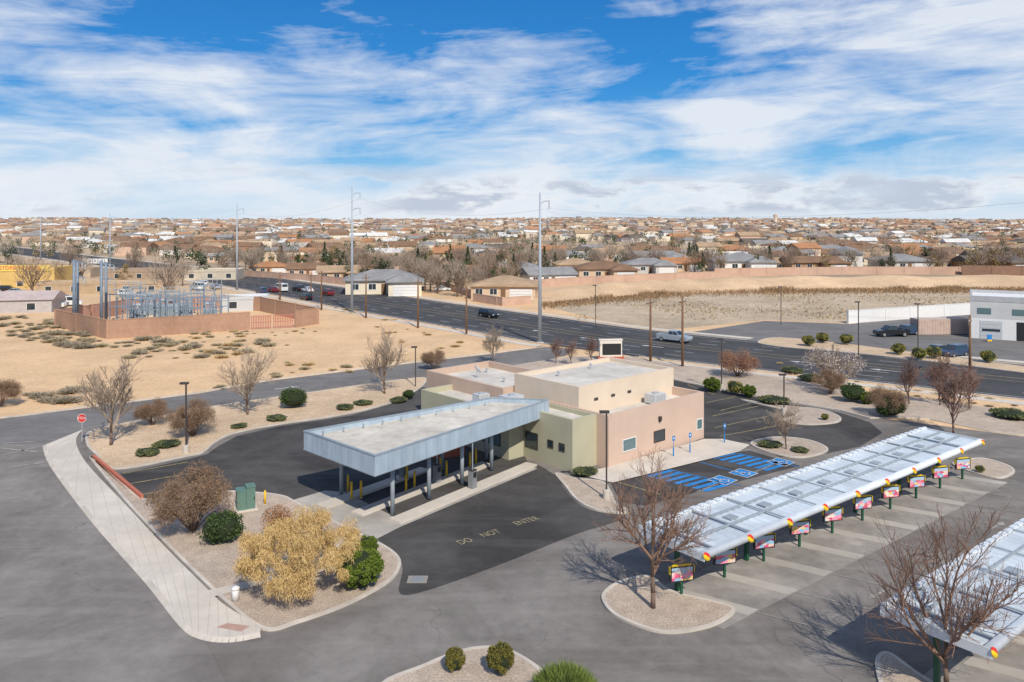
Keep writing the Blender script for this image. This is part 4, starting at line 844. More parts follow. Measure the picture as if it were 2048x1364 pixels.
R=random.Random(6);bf=[(250,638),(265,628),(290,650),(318,630),(340,626),(352,648),(380,640),(395,632),(405,648),(425,630),(440,640),(240,652),(255,650),(278,634),(308,644),(328,652),(362,630),(412,636),(388,654),(270,656),(300,656),(345,656),(365,645),(430,652)]
bo=od+['twenty-first','twenty-second','twenty-third','twenty-fourth']
for i,(x,y) in enumerate(sorted(bf)):busframe(x,y,R.uniform(.9,2.0),R.uniform(3.4,6.4),f'steel bus frame with insulators in the substation, {bo[i]} from the left')
def mast(x,y,h,l):
    o=thing('lightning_mast',l,'mast',G(x,y));MB().tube((0,0,0),(0,0,h),.12,.05,8).bld('shaft',steel2,o);MB().box(-.25,.25,-.25,.25,0,.2).bld('footing',conc,o);MB().tube((-.7,0,h*.8),(.7,0,h*.8),.05,.05,6).bld('crossbar',steel2,o)
for i,(x,y,h) in enumerate(((232,640,7.5),(258,632,6.8),(282,626,7),(312,655,6.2),(330,650,6.8),(367,650,6.5),(388,628,7.2),(410,655,6),(432,650,6))):mast(x,y,h,f'slim steel lightning mast in the substation, {od[i]} from the left')
# residential block walls
wall([(948,603),(1005,612),(1062,608)],1.9,blockm,'pink block wall in front of the tan house by the road')
wall([(425,548),(600,560),(700,570)],2.0,blockm,'long pink block wall along the far left road verge')
wall([(880,575),(950,597)],1.9,blockm,'pink block wall between the grey house and the tan house')
wall([(1060,575),(1200,566),(1430,556)],2.2,blockm,'tan block wall behind the wash left of centre right')
wall([(1430,553),(1700,549),(1925,549)],2.8,blockm,'pink block wall along the top of the sand embankment')
wall([(1925,550),(2150,552)],3.4,surf('brown_wall',(.25,.15,.105),(.20,.12,.085)),'dark brown block wall at the far right above the embankment')
wall([(1697,647),(1820,638),(1945,629)],2.4,white,'long white wall beside the service lot')
# ------------------------------------------------------------ houses
WC={'tan':(.62,.465,.32),'cream':(.76,.665,.51),'white':(.80,.78,.73),'pink':(.62,.44,.33),'brown':(.40,.255,.155),'grey':(.52,.505,.475)}
RCo={'brown':(.26,.155,.095),'tan':(.46,.32,.20),'grey':(.30,.295,.29),'orange':(.46,.225,.11),'white':(.74,.72,.68),'dark':(.15,.125,.105)}
def hmesh(kind,w,d,h,rise):
    wm=MB();rm=MB();o=.55
    if kind=='gable':
        wm.box(-w,w,-d,d,0,h);e=w-.002
        for s in (-1,1):wm.add([(s*e,-d,h),(s*e,d,h),(s*e,0,h+rise*.98)],[(0,1,2)])
        L=w+o
        rm.add([(-L,-d-o,h-.1),(L,-d-o,h-.1),(L,0,h+rise),(-L,0,h+rise),(-L,d+o,h-.1),(L,d+o,h-.1),(-L,-d-o,h-.28),(L,-d-o,h-.28),(-L,d+o,h-.28),(L,d+o,h-.28)],[(0,1,2,3),(3,2,5,4),(6,7,1,0),(4,5,9,8),(6,0,3),(3,4,8),(6,3,8),(7,2,1),(2,9,5),(7,9,2)])
    elif kind=='hip':
        wm.box(-w,w,-d,d,0,h);r=max(w-d,.4)
        rm.add([(-w-o,-d-o,h),(w+o,-d-o,h),(w+o,d+o,h),(-w-o,d+o,h),(-r,0,h+rise),(r,0,h+rise),(-w-o,-d-o,h-.2),(w+o,-d-o,h-.2),(w+o,d+o,h-.2),(-w-o,d+o,h-.2)],[(0,1,5,4),(1,2,5),(2,3,4,5),(3,0,4),(6,7,1,0),(7,8,2,1),(8,9,3,2),(9,6,0,3),(9,8,7,6)])
    else:
        wm.box(-w,w,-d,d,0,h-.25)
        for q in ((-w,w,-d,-d+.3),(-w,w,d-.3,d),(-w,-w+.3,-d+.3,d-.3),(w-.3,w,-d+.3,d-.3)):wm.box(*q,h-.25,h+.3)
        rm.box(-w+.3,w-.3,-d+.3,d-.3,h-.25,h-.1)
    return wm,rm
def hproto(kind,w,d,h,rise,wing=False):
    wm,rm=hmesh(kind,w,d,h,rise)
    if wing:
        a,b=hmesh('hip',3.2,3.0,h-.05,rise*.8);off=(w*.55,-d-1.6,0)
        for X,Y in ((wm,a),(rm,b)):
            n=len(X.v);X.v+=[(v[0]+off[0],v[1]+off[1],v[2]) for v in Y.v];X.f+=[tuple(i+n for i in f) for f in Y.f];X.mi+=Y.mi
    ws=[];fy=-d-.03
    for x in (-w*.75,-w*.3):
        ws.append((x,fy,'f'))
    wx=MB().box(-.7,.7,0,.06,1.0,2.1);fr=MB()
    for q in ((-.8,.8,-.03,.05,.9,1.0),(-.8,.8,-.03,.05,2.1,2.2),(-.8,-.7,-.03,.05,1.0,2.1),(.7,.8,-.03,.05,1.0,2.1),(-.03,.03,-.03,.05,1.0,2.1)):fr.box(*q)
    dr=MB().box(-.48,.48,0,.06,0,2.1);gd=MB()
    for k in range(4):gd.box(-2.3,2.3,0,.08,.55*k+.03,.55*k+.53)
    gpos=(w*.55,-d-4.66,0) if wing else (w*.55,-d-.07,0)
    return dict(kind=kind,w=w,d=d,wall=wm.mesh('wall',stucco),roof=rm.mesh('roof',roofo),window=wx.mesh('pane',glass),frame=fr.mesh('window',white),door=dr.mesh('door',wood),garage=gd.mesh('garage_door',white),ws=ws,fy=-d-.05,g=gpos,wm=wm,rm=rm)
HP=[hproto('hip',7.5,5.2,2.9,1.8,True),hproto('gable',7,4.8,2.9,1.7),hproto('hip',6.5,5.5,2.8,1.7),hproto('gable',7.5,5,2.8,1.5,True),hproto('gable',6,4.5,5.0,1.7),hproto('flat',7,5.2,3.2,0)]
chim=MB().box(-.45,.45,-.35,.35,2.8,5.0).box(-.5,.5,-.4,.4,5.002,5.12).mesh('chimney',blockm)
def house(P,pos,rz,wc,rc,label,detail,group=None,sc=1,ch=False):
    o=thing('house',label,'house',pos,rz,group,sc);inst(P['wall'],'wall',o,WC[wc]);rf=inst(P['roof'],'roof',o,RCo[rc])
    if ch and P['kind']!='flat' and P['w']>6.2: inst(chim,'chimney',rf,None,(P['w']*.35,P['d']*.35,0))
    if detail:
        for x,y,_ in P['ws']:
            f=inst(P['frame'],'window',o,None,(x,y,0));inst(P['window'],'pane',f,None,(0,0,0))
        inst(P['door'],'door',o,None,(0,P['fy'],0));inst(P['garage'],'garage_door',o,None,P['g'])
    return o
HH=[(768,584,0,'cream','grey',1.35,.15,'large cream house with grey hip roof right beside the main road'),(1012,594,2,'tan','tan',1.25,-.1,'tan hip roofed house behind the pink wall near the road'),(955,560,1,'tan','brown',1.1,-.2,'tan brown-roofed gable house behind the grey-roofed house'),(880,550,1,'pink','tan',1.0,.2,'pinkish gable house above the grey-roofed roadside house'),
(1095,566,1,'white','grey',1.1,.3,'white gable house right of the tan hip roofed house'),(1030,552,0,'cream','grey',1.15,0,'cream house with grey hip roof behind the tan house'),(1205,556,0,'tan','brown',1.25,.1,'tan house with brown hip roof nearest the embankment'),(1150,544,2,'cream','tan',1.2,.1,'cream hip roofed house left behind the brown hip roofed house'),(1295,545,0,'grey','grey',1.2,0,'grey house with grey hip roof behind the embankment wall'),(1360,541,1,'tan','orange',1.15,.2,'tan house with orange gable roof left of the grey-blue roof'),(1478,541,0,'white','grey',1.45,-.05,'white walled house with wide grey roof at the wall'),(1555,539,2,'cream','tan',1.1,.1,'cream house with tan hip roof between grey roof and brown house'),(1620,541,3,'brown','brown',1.35,.05,'brown house with brown gable roof at the embankment wall'),(1693,536,4,'white','grey',1.3,1.2,'tall white two storey gable house above the embankment'),(1800,540,2,'grey','grey',1.45,0,'grey house with low grey hip roof right of the white gable'),(1890,537,0,'tan','brown',1.25,.1,'tan house with brown hip roof left of the dark brown wall'),(1975,541,3,'brown','dark',1.4,0,'brown house with dark gable roof behind the dark brown wall'),(690,560,3,'tan','tan',1.15,.2,'tan gable house at the left end of the near row'),(620,552,1,'pink','brown',1.05,.1,'pinkish house with brown gable roof behind the long pink wall'),(540,547,2,'tan','orange',1.05,.2,'tan orange-roofed hip house behind the long pink wall')]
taken=[]
for i,(x,y,k,wc,rc,s,rz,l) in enumerate(HH):
    p=G(x,y);p.z=tz(p.x,p.y);house(HP[k],p,rz,wc,rc,l,True,None,s,i%3==0);taken.append((p.x,p.y,17))
RCM=[rd(i,12.5) for i in range(0,len(RC),2)]
def roaddist(x,y):
    return min((x-q[0])**2+(y-q[1])**2 for q in RCM)**.5
def side(x,y):
    b=min(range(len(RC)),key=lambda i:(x-RC[i][0])**2+(y-RC[i][1])**2);a=Vector(RC[max(b-1,0)]);c=Vector(RC[min(b+1,len(RC)-1)]);t=(c-a).normalized()
    return ((x-RC[b][0])*t.y-(y-RC[b][1])*t.x)*sgn
R=random.Random(2024);cand=[];ga=.62
for i in range(-130,131):
    for j in range(-130,131):
        gx=i*23.0;gy=j*(24 if j%2 else 33)
        X=gx*math.cos(ga)-gy*math.sin(ga)+R.uniform(-4,4);Y=1100+gx*math.sin(ga)+gy*math.cos(ga)+R.uniform(-4,4)
        if Y<215 or Y>2800 or abs(X)>Y*.70+20:continue
        if R.random()<(.18 if Y<700 else .48) or (Y>420 and math.sin(X*.011+1)+math.sin(Y*.013+X*.004)>1.25):continue
        px,py=PX((X,Y,tz(X,Y)))
        if px>1040 and Y<334:continue
        if px<=1040 and Y<700 and (side(X,Y)<48):
            if Y<430 or roaddist(X,Y)<38: continue
        if roaddist(X,Y)<36 and Y<700:continue
        if any((X-a)**2+(Y-b)**2<(c+9)**2 for a,b,c in taken):continue
        cand.append((Y,X,px,py))
cand.sort();print('houses',len(cand))
near=cand[:275];far=cand[275:]
wk=list(WC);ww=[28,30,15,15,7,7];rk=list(RCo);rw_=[25,27,17,15,10,6]
rec=[]
for Y,X,px,py in near:
    k=R.choices(range(6),[18,24,20,20,8,10])[0];wc=R.choices(wk,ww)[0];rc=R.choices(rk,rw_)[0]
    if HP[k]['kind']=='flat':rc=R.choice(('white','tan','grey'))
    rec.append([X,Y,px,k,wc,rc,'near' if Y<370 else 'middle' if Y<470 else 'far' if Y<560 else 'farthest'])
grp={}
for r in rec:grp.setdefault((r[4],r[5],HP[r[3]]['kind'],r[6]),[]).append(r)
for key,rs in grp.items():
    rs.sort(key=lambda r:r[2])
    for i,r in enumerate(rs):
        l=f'{key[0]} house with {key[1]} {key[2]} roof in the {key[3]} rows'
        if len(rs)>1:l+=f', {od[i] if i<20 else str(i+1)+"th"} such from the left'
        house(HP[r[3]],(r[0],r[1],tz(r[0],r[1])),R.uniform(-.15,.15)+R.choice((0,0,.3,.62)),r[4],r[5],l,r[1]<430,'houses of the far neighbourhood',(q:=R.uniform(.95,1.35),q*R.uniform(.85,1.0),q*R.uniform(1.0,1.2)),R.random()<.3 and r[1]<430)
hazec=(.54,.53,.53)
def hz_(c,f=.08): return tuple(a*(1-f)+b*f for a,b in zip(c,hazec))  # paints distance haze into far wall and roof colours
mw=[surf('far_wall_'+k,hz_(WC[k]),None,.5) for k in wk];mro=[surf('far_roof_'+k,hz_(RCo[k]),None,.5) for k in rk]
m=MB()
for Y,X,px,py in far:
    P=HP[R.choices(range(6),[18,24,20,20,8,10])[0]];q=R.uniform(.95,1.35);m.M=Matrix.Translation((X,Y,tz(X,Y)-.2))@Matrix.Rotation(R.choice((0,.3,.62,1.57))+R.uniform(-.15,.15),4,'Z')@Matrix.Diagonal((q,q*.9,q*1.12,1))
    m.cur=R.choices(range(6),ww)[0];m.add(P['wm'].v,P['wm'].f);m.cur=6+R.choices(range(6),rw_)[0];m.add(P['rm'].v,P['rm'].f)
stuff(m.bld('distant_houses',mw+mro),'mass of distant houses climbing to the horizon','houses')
# suburban trees
def farbare(seed,mat,n,w_):
    global R
    R=random.Random(seed);m=MB()
    for k in range(n):
        v=Vector((R.gauss(0,1),R.gauss(0,1),R.gauss(0,1))).normalized()*R.random()**.5;p=Vector((v.x*2.4,v.y*2.4,4.0+v.z*2.3));m.strip(p,Vector((p.x,p.y,(p.z-1.5)*1.3))+Vector((R.gauss(0,.8),R.gauss(0,.8),R.gauss(0,.8))),R.uniform(.6,1.3),w_,w_*.3)
    T=MB().tube((0,0,0),(0,0,2.5),.2,.13,6)
    for k in range(6):
        a=R.uniform(0,6.28);T.tube((0,0,1.5+.2*k),(math.cos(a)*1.6,math.sin(a)*1.6,4.2+R.random()),.1,.03,4)
    return T,m,mat
def farleaf(seed,mat,n,ls,cone=False,h=6,r=2.0):
    global R
    R=random.Random(seed);m=MB()
    lum=[Vector((R.gauss(0,.5),R.gauss(0,.5),R.random())) for _ in range(12)]
    for k in range(n):
        if cone:
            z=R.random();rr=r*(1-z)*R.random()**.4*(1+.25*math.sin(z*22));a=R.uniform(0,6.28);p=Vector((math.cos(a)*rr,math.sin(a)*rr,.6+z*h))
        else:
            c=lum[R.randrange(12)];v=Vector((R.gauss(0,1),R.gauss(0,1),R.gauss(0,1))).normalized()*.45*R.random()**.4;p=Vector(((c.x+v.x)*r,(c.y+v.y)*r,.9+(c.z*.75+v.z*.35+.1)*h))
        m.leaf(p,ls*R.uniform(.6,1.4))
    return MB().tube((0,0,0),(0,0,h*.5),.16,.08,6),m,mat
olv=leafm('olive_bronze_leaf',(.17,.12,.05),(.31,.235,.105))
FT=[('bare',farbare(71,leafm('suburb_grey_twigs',(.26,.205,.16),(.39,.315,.25)),460,.085)),('bare',farbare(72,leafm('suburb_twigs',(.20,.14,.105),(.32,.24,.18)),460,.085)),('evergreen',farleaf(73,ever,560,.36)),('conifer',farleaf(74,ever,560,.36,True,7.5,1.9)),('olive',farleaf(75,olv,520,.34)),('evergreen',farleaf(76,dgrn,520,.36,False,4.5,1.7))]
FM=[(n,t[0].mesh('trunk',bark),t[1].mesh('crown',t[2])) for n,t in FT]
R=random.Random(321);tr=[]
while len(tr)<5200:
    Y=205*(2900/205)**(R.random()**.95);X=R.uniform(-.70,.70)*Y
    px,py=PX((X,Y,tz(X,Y)))
    if px>1040 and Y<300:continue
    if Y<700 and (roaddist(X,Y)<22 or (px<700 and side(X,Y)<20 and Y<400)):continue
    if Y<800 and any((X-a)**2+(Y-b)**2<70 for a,b,c in taken):continue
    if Y<600 and any((X-r[0])**2+(Y-r[1])**2<80 for r in rec):continue
    k=R.choices(range(6),[27,28,15,9,10,11])[0];tr.append((Y,X,px,k))
tr.sort();nt_r=tr[:290];ftr=tr[290:]
grp={}
for t in nt_r: grp.setdefault((FM[t[3]][0],'left' if t[2]<680 else 'centre' if t[2]<1360 else 'right','nearer' if t[0]<300 else 'middle' if t[0]<350 else 'farther'),[]).append(t)
for key,rs in grp.items():
    rs.sort(key=lambda r:r[2])
    for i,(Y,X,px,k) in enumerate(rs):
        l=f'{key[0]} tree among the {key[1]} {key[2]} houses'+(f', {od[i] if i<20 else str(i+1)+"th"} such from the left' if len(rs)>1 else '')
        o=thing('suburban_tree',l,'tree',(X,Y,tz(X,Y)),R.uniform(0,6),'trees among the far houses',R.uniform(.75,1.45));inst(FM[k][1],'trunk',o);inst(FM[k][2],'crown',o)
m=MB();mats=[leafm('far_grey_twigs',(.29,.24,.195),(.42,.35,.285)),leafm('far_twigs',(.24,.18,.14),(.36,.285,.225)),leafm('far_evergreen',(.04,.058,.034),(.105,.13,.075)),leafm('far_conifer',(.04,.058,.034),(.105,.13,.075)),leafm('far_olive',(.20,.155,.08),(.34,.27,.145)),leafm('far_dark',(.05,.072,.04),(.125,.15,.08))]  # far foliage colours lightened to imitate distance haze
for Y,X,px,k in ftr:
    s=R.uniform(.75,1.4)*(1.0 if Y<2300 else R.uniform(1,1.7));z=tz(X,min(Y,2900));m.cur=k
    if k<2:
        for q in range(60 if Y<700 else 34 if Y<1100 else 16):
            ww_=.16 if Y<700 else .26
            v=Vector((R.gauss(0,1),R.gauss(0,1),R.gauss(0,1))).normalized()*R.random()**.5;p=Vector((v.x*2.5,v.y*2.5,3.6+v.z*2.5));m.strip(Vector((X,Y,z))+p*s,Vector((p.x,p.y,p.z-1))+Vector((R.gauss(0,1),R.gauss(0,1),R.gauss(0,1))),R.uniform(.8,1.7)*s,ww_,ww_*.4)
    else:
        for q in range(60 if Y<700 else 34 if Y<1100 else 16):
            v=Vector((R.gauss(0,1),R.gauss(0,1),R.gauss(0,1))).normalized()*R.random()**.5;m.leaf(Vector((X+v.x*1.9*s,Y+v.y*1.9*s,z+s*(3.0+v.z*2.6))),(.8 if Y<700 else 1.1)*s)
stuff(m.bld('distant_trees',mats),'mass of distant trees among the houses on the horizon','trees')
tree((FM[0][1],FM[0][2]),'bare_tree','big bare grey tree behind the substation','tree',G(332,612),1.8,.4);tree((FM[1][1],FM[1][2]),'bare_tree','big bare tree beside the yellow shop at the left','tree',G(65,600),1.6,1.4)
tree((FM[1][1],FM[1][2]),'bare_tree','bare tree in front of the tan roadside house','tree',G(897,578),1.25,1);tree((FM[4][1],FM[4][2]),'bronze_tree','bronze leaved round tree behind the tan hip roofed house','tree',G(1015,572),1.3,1)
o=thing('water_tower','beige tower on the horizon right of centre','tower',(0,0,0));p=Vector(((1551-1024)*1900/F,1900,tz(600,1900)));o.location=p;MB().lathe([(4,0),(4,14),(5,15),(5,20),(3,21)],12).bld('shaft',beige,o);MB().lathe([(5.2,18),(5.2,20.2),(1,22)],12).bld('cap',pink,o)
# ------------------------------------------------------------ commercial left / service building
def shed(x,y,w,d,h,rz,wm,rm,label,roof='flat',name='shop_building',bays=3,sign=None):
    p=G(x,y);p.z=0;o=thing(name,label,'building',p,rz)
    MB().box(-w,w,0,2*d,0,h).bld('wall',wm,o)
    if roof=='flat':
        m=MB()
        for q in ((-w-.02,w+.02,-.1,.25),(-w-.02,w+.02,2*d-.25,2*d+.1),(-w-.02,-w+.25,.25,2*d-.25),(w-.25,w+.02,.25,2*d-.25)):m.box(*q,h-.3,h+.45)
        m.bld('parapet',wm,o);MB().box(-w+.25,w-.25,.25,2*d-.25,h,h+.05).bld('roof',rm,o)
    else:
        MB().add([(-w-.4,-.4,h),(w+.4,-.4,h),(w+.4,d,h+1.6),(-w-.4,d,h+1.6),(-w-.4,2*d+.4,h),(w+.4,2*d+.4,h)],[(0,1,2,3),(3,2,5,4),(0,3,4),(1,5,2),(0,4,5,1)]).bld('roof',rm,o)
    for k in range(bays):
        c=-w+(k+.5)*2*w/bays;f=MB();a=min(.8,w/bays*.4)
        for q in ((c-a-.1,c+a+.1,-.06,.02,2.1,2.2),(c-a-.1,c-a,-.06,.02,.6,2.1),(c+a,c+a+.1,-.06,.02,.6,2.1)):f.box(*q)
        fr=f.bld('shop_window',white,o);MB().box(c-a,c+a,-.03,.01,.7,2.1).bld('pane',glass,fr)
    return o
o=shed(40,577,9.5,6,5.6,.1,surf('yellow_render',(.66,.46,.17),(.58,.40,.15)),roofm,'yellow shop with red letter band at the left edge')
MB().box(-8,8.5,-.16,-.11,5.0,6.9).bld('sign_board',surf('sign_yellow',(.78,.58,.16)),o);text('STORBOX SMALL',1.5,red,o,(.2,-.19,5.95),0,1,1,math.pi/2)
shed(20,627,8.0,5,2.8,.25,surf('grey_metal_shed',(.50,.46,.45)),surf('shed_roof',(.55,.45,.42)),'grey gabled metal shed at the left edge','gable','shed',2)
shed(200,588,17,4,2.8,.05,surf('tan_shop',(.50,.37,.24)),surf('tan_roof',(.5,.42,.33)),'long tan shop row behind the substation poles',bays=5);shed(300,560,14,6,3.0,.1,surf('brown_shop',(.42,.31,.22)),surf('brown_roof',(.38,.28,.2)),'brown flat shop beyond the substation',bays=4);shed(120,556,10,5,3.0,.1,surf('tan_shop2',(.54,.42,.30)),roofm,'low tan shop under the black lettered sign',bays=3);shed(420,560,9,5,3.0,.1,surf('cream_shop',(.62,.54,.42)),surf('cream_roof',(.5,.45,.38)),'cream low shop by the road left of the transmission pole',bays=3);shed(490,622,5,3,2.8,.3,lgrey,white,'light grey flat control building inside the substation',name='control_building',bays=2)
for i,(x,y,s,k) in enumerate(((30,560,1.3,0),(110,575,1.2,1),(165,565,1.3,0),(245,575,1.1,4),(270,552,1.4,1),(365,572,1.2,0),(405,555,1.3,2),(350,548,1.3,3),(450,552,1.2,1),(505,552,1.3,0),(15,545,1.4,2),(140,540,1.5,1))):
    tree((FM[k][1],FM[k][2]),'roadside_tree',f'{FM[k][0]} tree among the left shops, {["second","third","fifth","sixth","seventh","ninth","tenth","eighth","eleventh","twelfth","first","fourth"][i]} from the left','tree',G(x,y),s,i)
o=thing('shop_sign','white shop sign with five black letters over the left shops','sign',G(190,548),.05)
for k in (-4,4):MB().tube((k,0,0),(k,0,4),.1,.1,8).bld('post',steel2,o)
for k,ch in enumerate('UHAUL'):
    MB().box(-4.5+k*1.85,-2.85+k*1.85,-.1,.1,3.9,5.7).bld('letter_panel',white,o);text(ch,1.7,black,o,(-3.68+k*1.85,-.13,4.8),0,1,1,math.pi/2)
o=thing('service_building','white and grey auto service building at the right edge','building',G(1941,676),-.52);o.location.z=0
MB().box(0,26,0,14,0,6.6).bld('wall',surf('service_wall',(.56,.56,.55),(.52,.52,.51),.5),o);m=MB()
for q in ((-.05,26.05,-.05,.3),(-.05,26.05,13.7,14.05),(-.05,.3,.3,13.7),(25.7,26.05,.3,13.7)):m.box(*q,6.3,7.2)
m.bld('parapet',surf('parapet_grey',(.44,.45,.46)),o);MB().box(.3,25.7,.3,13.7,6.6,6.66).bld('roof',white,o);MB().box(.0,26,-.04,-.002,0,3.4).bld('white_band',white,o)
for k in range(5):
    c=3+k*5.2;d=MB()
    if k in (0,3):
        for j in range(5):d.box(c-1.6,c+1.6,-.10,-.05,.62*j+.02,.62*j+.6)
        dd=d.bld('bay_door_or_shade',lgrey,o);MB().box(c-1.3,c+1.3,-.13,-.102,1.35,1.75).bld('pane',glass,dd)
    else:
        d.box(c-1.6,c+1.6,-.07,-.045,0,3.1);dd=d.bld('bay_door_or_shade',black,o);dd['label']='black panel painted as the shade inside an open service bay'  # flat black panel stands for the shade of an open bay
for k in range(5):MB().box(1+k*5,3+k*5,-.06,-.005,4.2,5.2).bld('upper_window',glass2,o)
o=thing('shipping_container','long pale pink storage container beside the white wall','container',G(1878,668),.1);o.location.z=0
MB().box(-4.6,4.6,-1.2,1.2,.1,2.7).bld('body',surf('container_paint',(.58,.44,.37)),o);m=MB();[m.box(-4.5+k*.5,-4.25+k*.5,-1.24,-1.202,.25,2.55) for k in range(18)];m.bld('corrugation',surf('container_rib',(.53,.40,.33)),o);MB().box(-4.64,-4.602,-1.1,1.1,.2,2.6).bld('door',surf('container_door',(.50,.37,.31)),o)
MB().box(-4.62,4.62,-1.22,1.22,2.702,2.8).bld('roof',surf('container_roof',(.62,.5,.43)),o)
o=thing('sandwich_board','small blue and yellow sign board before the service building','sign',G(1979,684),.1);MB().box(-.4,.4,-.05,.05,.1,1.2).bld('panel',bluep,o);MB().box(-.4,.4,-.07,-.052,.1,.4).bld('yellow_band',yel,o)
# ------------------------------------------------------------ vehicles
def wheels(o,xs,y,r):
    for x in xs:
        for s in (-1,1):
            m=MB();m.M=Matrix.Translation((x,s*y,r))@Matrix.Rotation(1.5708,4,'X');m.lathe([(r*.6,-.11),(r*.95,-.11),(r,-.06),(r,.06),(r*.95,.11),(r*.6,.11)],14);t=m.bld('wheel',tyre,o,True)
            m=MB();m.M=Matrix.Translation((x,s*(y+.02),r))@Matrix.Rotation(1.5708,4,'X');m.lathe([(r*.3,-.115),(r*.62,-.105),(r*.62,.105),(r*.3,.115)],10);m.bld('rim',rimm,t)
def loftbody(m,prof,w,tw=.06):
    n=len(prof);y=[-w,-w+tw,w-tw,w];sc_=[.94,1,1,.94];vs=[]
    cz=.7
    for yy,s in zip(y,sc_):vs+=[(x*s,yy,cz+(z-cz)*(s if z>cz else 1)) for x,z in prof]
    fs=[tuple(range(n)),tuple(range(4*n-1,3*n-1,-1))]+[(k*n+i,(k+1)*n+i,(k+1)*n+(i+1)%n,k*n+(i+1)%n) for k in range(3) for i in range(n)]
    m.add(vs,fs)
def cabin(o,b0,b1,t0,t1,z0,z1,wb,wt,paint):
    m=MB();m.hexa([(b0,-wb,z0),(b1,-wb,z0),(b1,wb,z0),(b0,wb,z0)],[(t0,-wt,z1),(t1,-wt,z1),(t1,wt,z1),(t0,wt,z1)])
    c=m.bld('cabin',paint,o);g=MB();e=.012
    def q(fr,a,b,c_,d):
        P,Q,S,T=[Vector(v) for v in fr];f=lambda u,v:(P.lerp(Q,u)).lerp(T.lerp(S,u),v)
        n=(Q-P).cross(T-P).normalized()*e;g.add([f(a,b)+n,f(c_,b)+n,f(c_,d)+n,f(a,d)+n],[(0,1,2,3)])
    B=[(b0,-wb,z0),(b1,-wb,z0),(b1,wb,z0),(b0,wb,z0)];T=[(t0,-wt,z1),(t1,-wt,z1),(t1,wt,z1),(t0,wt,z1)]
    q((B[1],B[2],T[2],T[1]),.06,.1,.94,.9);q((B[3],B[0],T[0],T[3]),.08,.15,.92,.85)
    for k,(i,j) in enumerate(((0,1),(2,3))):
        q((B[i],B[j],T[j],T[i]),.06,.12,.48,.86);q((B[i],B[j],T[j],T[i]),.52,.12,.94,.86)
    g.bld('windows',glass,o);return c
def vehicle(kind,label,p,rz,color,group):
    o=thing({'suv':'parked_car','pickup':'pickup_truck','sedan':'parked_car','van':'white_van','truck':'box_truck'}[kind],label,{'suv':'car','sedan':'car','pickup':'pickup truck','van':'van','truck':'truck'}[kind],p,rz,group);m=MB()
    if kind=='suv':
        loftbody(m,[(-2.3,.32),(2.25,.32),(2.36,.6),(2.3,.85),(1.15,1.05),(-2.2,1.08),(-2.36,.8)],.93);parts=[(-2.2,1.2,-2.0,.45,1.04,1.72,.88,.72)];wx=(-1.4,1.45);r=.36;L=2.36
    elif kind=='sedan':
        loftbody(m,[(-2.3,.28),(2.25,.28),(2.34,.5),(2.25,.75),(1.0,.93),(-1.6,.95),(-2.25,.88),(-2.34,.6)],.89);parts=[(-1.75,1.05,-1.05,.25,.92,1.42,.84,.66)];wx=(-1.35,1.4);r=.33;L=2.34
    elif kind=='pickup':
        loftbody(m,[(-2.85,.45),(2.8,.42),(2.9,.7),(2.82,1.08),(1.35,1.2),(-.7,1.2),(-.72,.75),(-2.75,.75),(-2.75,1.2),(-2.88,1.18)],.98);
        m.box(-2.75,-.72,-.96,-.86,.75,1.21);m.box(-2.75,-.72,.86,.96,.75,1.21)
        parts=[(-.75,1.45,-.55,.65,1.19,1.88,.92,.76)];wx=(-1.8,1.85);r=.4;L=2.88
    elif kind=='van':
        loftbody(m,[(-2.7,.4),(2.55,.4),(2.65,.7),(2.5,1.1),(1.8,1.25),(-2.7,1.25)],.98);parts=[(-2.68,1.9,-2.62,1.2,1.24,2.3,.97,.86)];wx=(-1.7,1.75);r=.37;L=2.68
    else:
        loftbody(m,[(1.2,.5),(3.3,.5),(3.4,.9),(3.3,1.3),(2.5,1.5),(1.2,1.5)],1.0);m.box(-3.4,1.2,-.5,.5,.5,.75);parts=[(1.25,2.7,1.3,2.2,1.49,2.2,.95,.85)];wx=(-2.2,2.4);r=.45;L=3.38
    b=m.bld('body',carp,o);b.color=(*color,1)
    for q in parts: c=cabin(o,*q,carp);c.color=(*color,1)
    if kind=='truck':
        MB().box(-3.45,1.15,-1.15,1.15,.78,3.2).bld('cargo_box',white,o)
    wheels(o,wx,.86 if kind!='pickup' else .9,r)
    for s in (-1,1):
        MB().box(L-.14,L+.0,s*.62-.17,s*.62+.17,.66,.82).bld('headlight',lampm,o)
        if kind!='truck':MB().box(-L-.0,-L+.12,s*.72-.12,s*.72+.12,.72,.98).bld('taillight',tailm,o)
def rh(x,y):
    p=G(x,y);i=min(range(len(RC)),key=lambda k:(p.x-RC[k][0])**2+(p.y-RC[k][1])**2);i=max(1,min(i,len(RC)-2));return math.atan2(RC[i+1][1]-RC[i-1][1],RC[i+1][0]-RC[i-1][0])
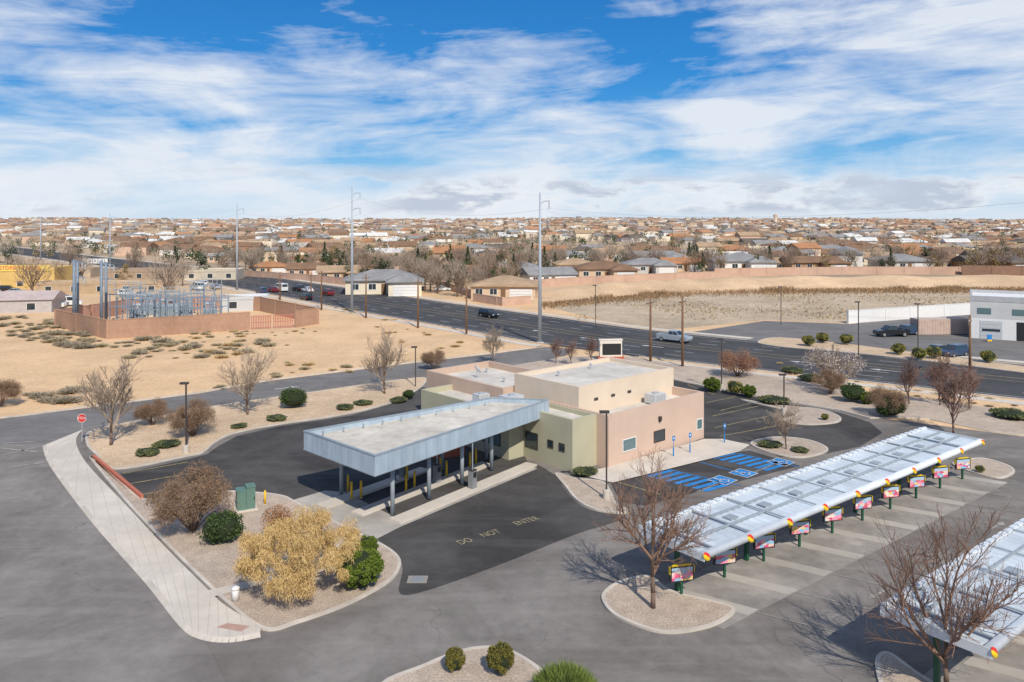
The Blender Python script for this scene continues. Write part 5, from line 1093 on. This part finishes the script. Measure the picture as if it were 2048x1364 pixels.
BK=(.015,.016,.018);SV=(.32,.36,.40);RD=(.18,.018,.022);WH=(.72,.72,.71);BL_=(.03,.06,.12);GY=(.14,.15,.16)
gR='vehicles driving on the main road';gP='cars parked in the service lot'
for k,x,y,c,l in (('pickup',1348,684,SV,'silver blue pickup truck driving on the main road'),('suv',977,635,BK,'black car driving alone on the main road'),('suv',655,591,RD,'red car on the main road, nearer of the two red ones'),('suv',611,600,BK,'black car in the near lane at the left of the main road'),('van',562,583,WH,'white truck in the queue on the main road'),('suv',596,582,BK,'dark car directly behind the white truck'),('sedan',615,584,WH,'white car at the head of the queue'),('sedan',545,584,RD,'dark red car left of the white truck'),('suv',523,587,BL_,'dark blue car at the rear of the queue'),('sedan',430,578,SV,'silver car left of the steel pole on the far road'),('suv',405,572,WH,'white car in the roadside cluster, right one'),('van',395,580,WH,'white van in the roadside cluster, left one')):
    p=G(x,y);p.z=.045;vehicle(k,l,p,rh(x,y)+(math.pi if k=='pickup' and x==1348 or x==977 else 0),c,gR)
for k,x,y,c,l,a in (('pickup',1783,673,BK,'black pickup parked left of the container',.1),('suv',1812,670,BL_,'dark blue car parked right beside the black pickup',.3),('sedan',1872,709,GY,'dark grey car parked in the service lot, left of a pair',.5),('suv',1908,713,BL_,'blue car parked in the service lot, right of a pair',.5)):
    p=G(x,y);p.z=.035;vehicle(k,l,p,a+math.pi,c,gP)
for k,x,y,c,l,a in (('truck',98,618,WH,'white box truck parked beside the grey shed',.2),('van',140,612,WH,'white van parked by the left steel poles',.3),('sedan',885,582,WH,'white car parked by the tan roadside house',.1),('suv',835,580,GY,'grey car parked beside the large cream house',.3),('suv',15,583,BK,'black car parked before the yellow shop',.2),('sedan',32,587,SV,'silver car parked before the yellow shop',.2),('sedan',120,597,GY,'dark grey car parked before the long tan shop, left one',.3),('suv',255,592,WH,'white car parked before the long tan shop, middle one',.2),('sedan',285,594,SV,'silver car parked before the long tan shop, right one',.2)):
    p=G(x,y);p.z=.02;vehicle(k,l,p,a,c,'vehicles parked off the road')
print('done')
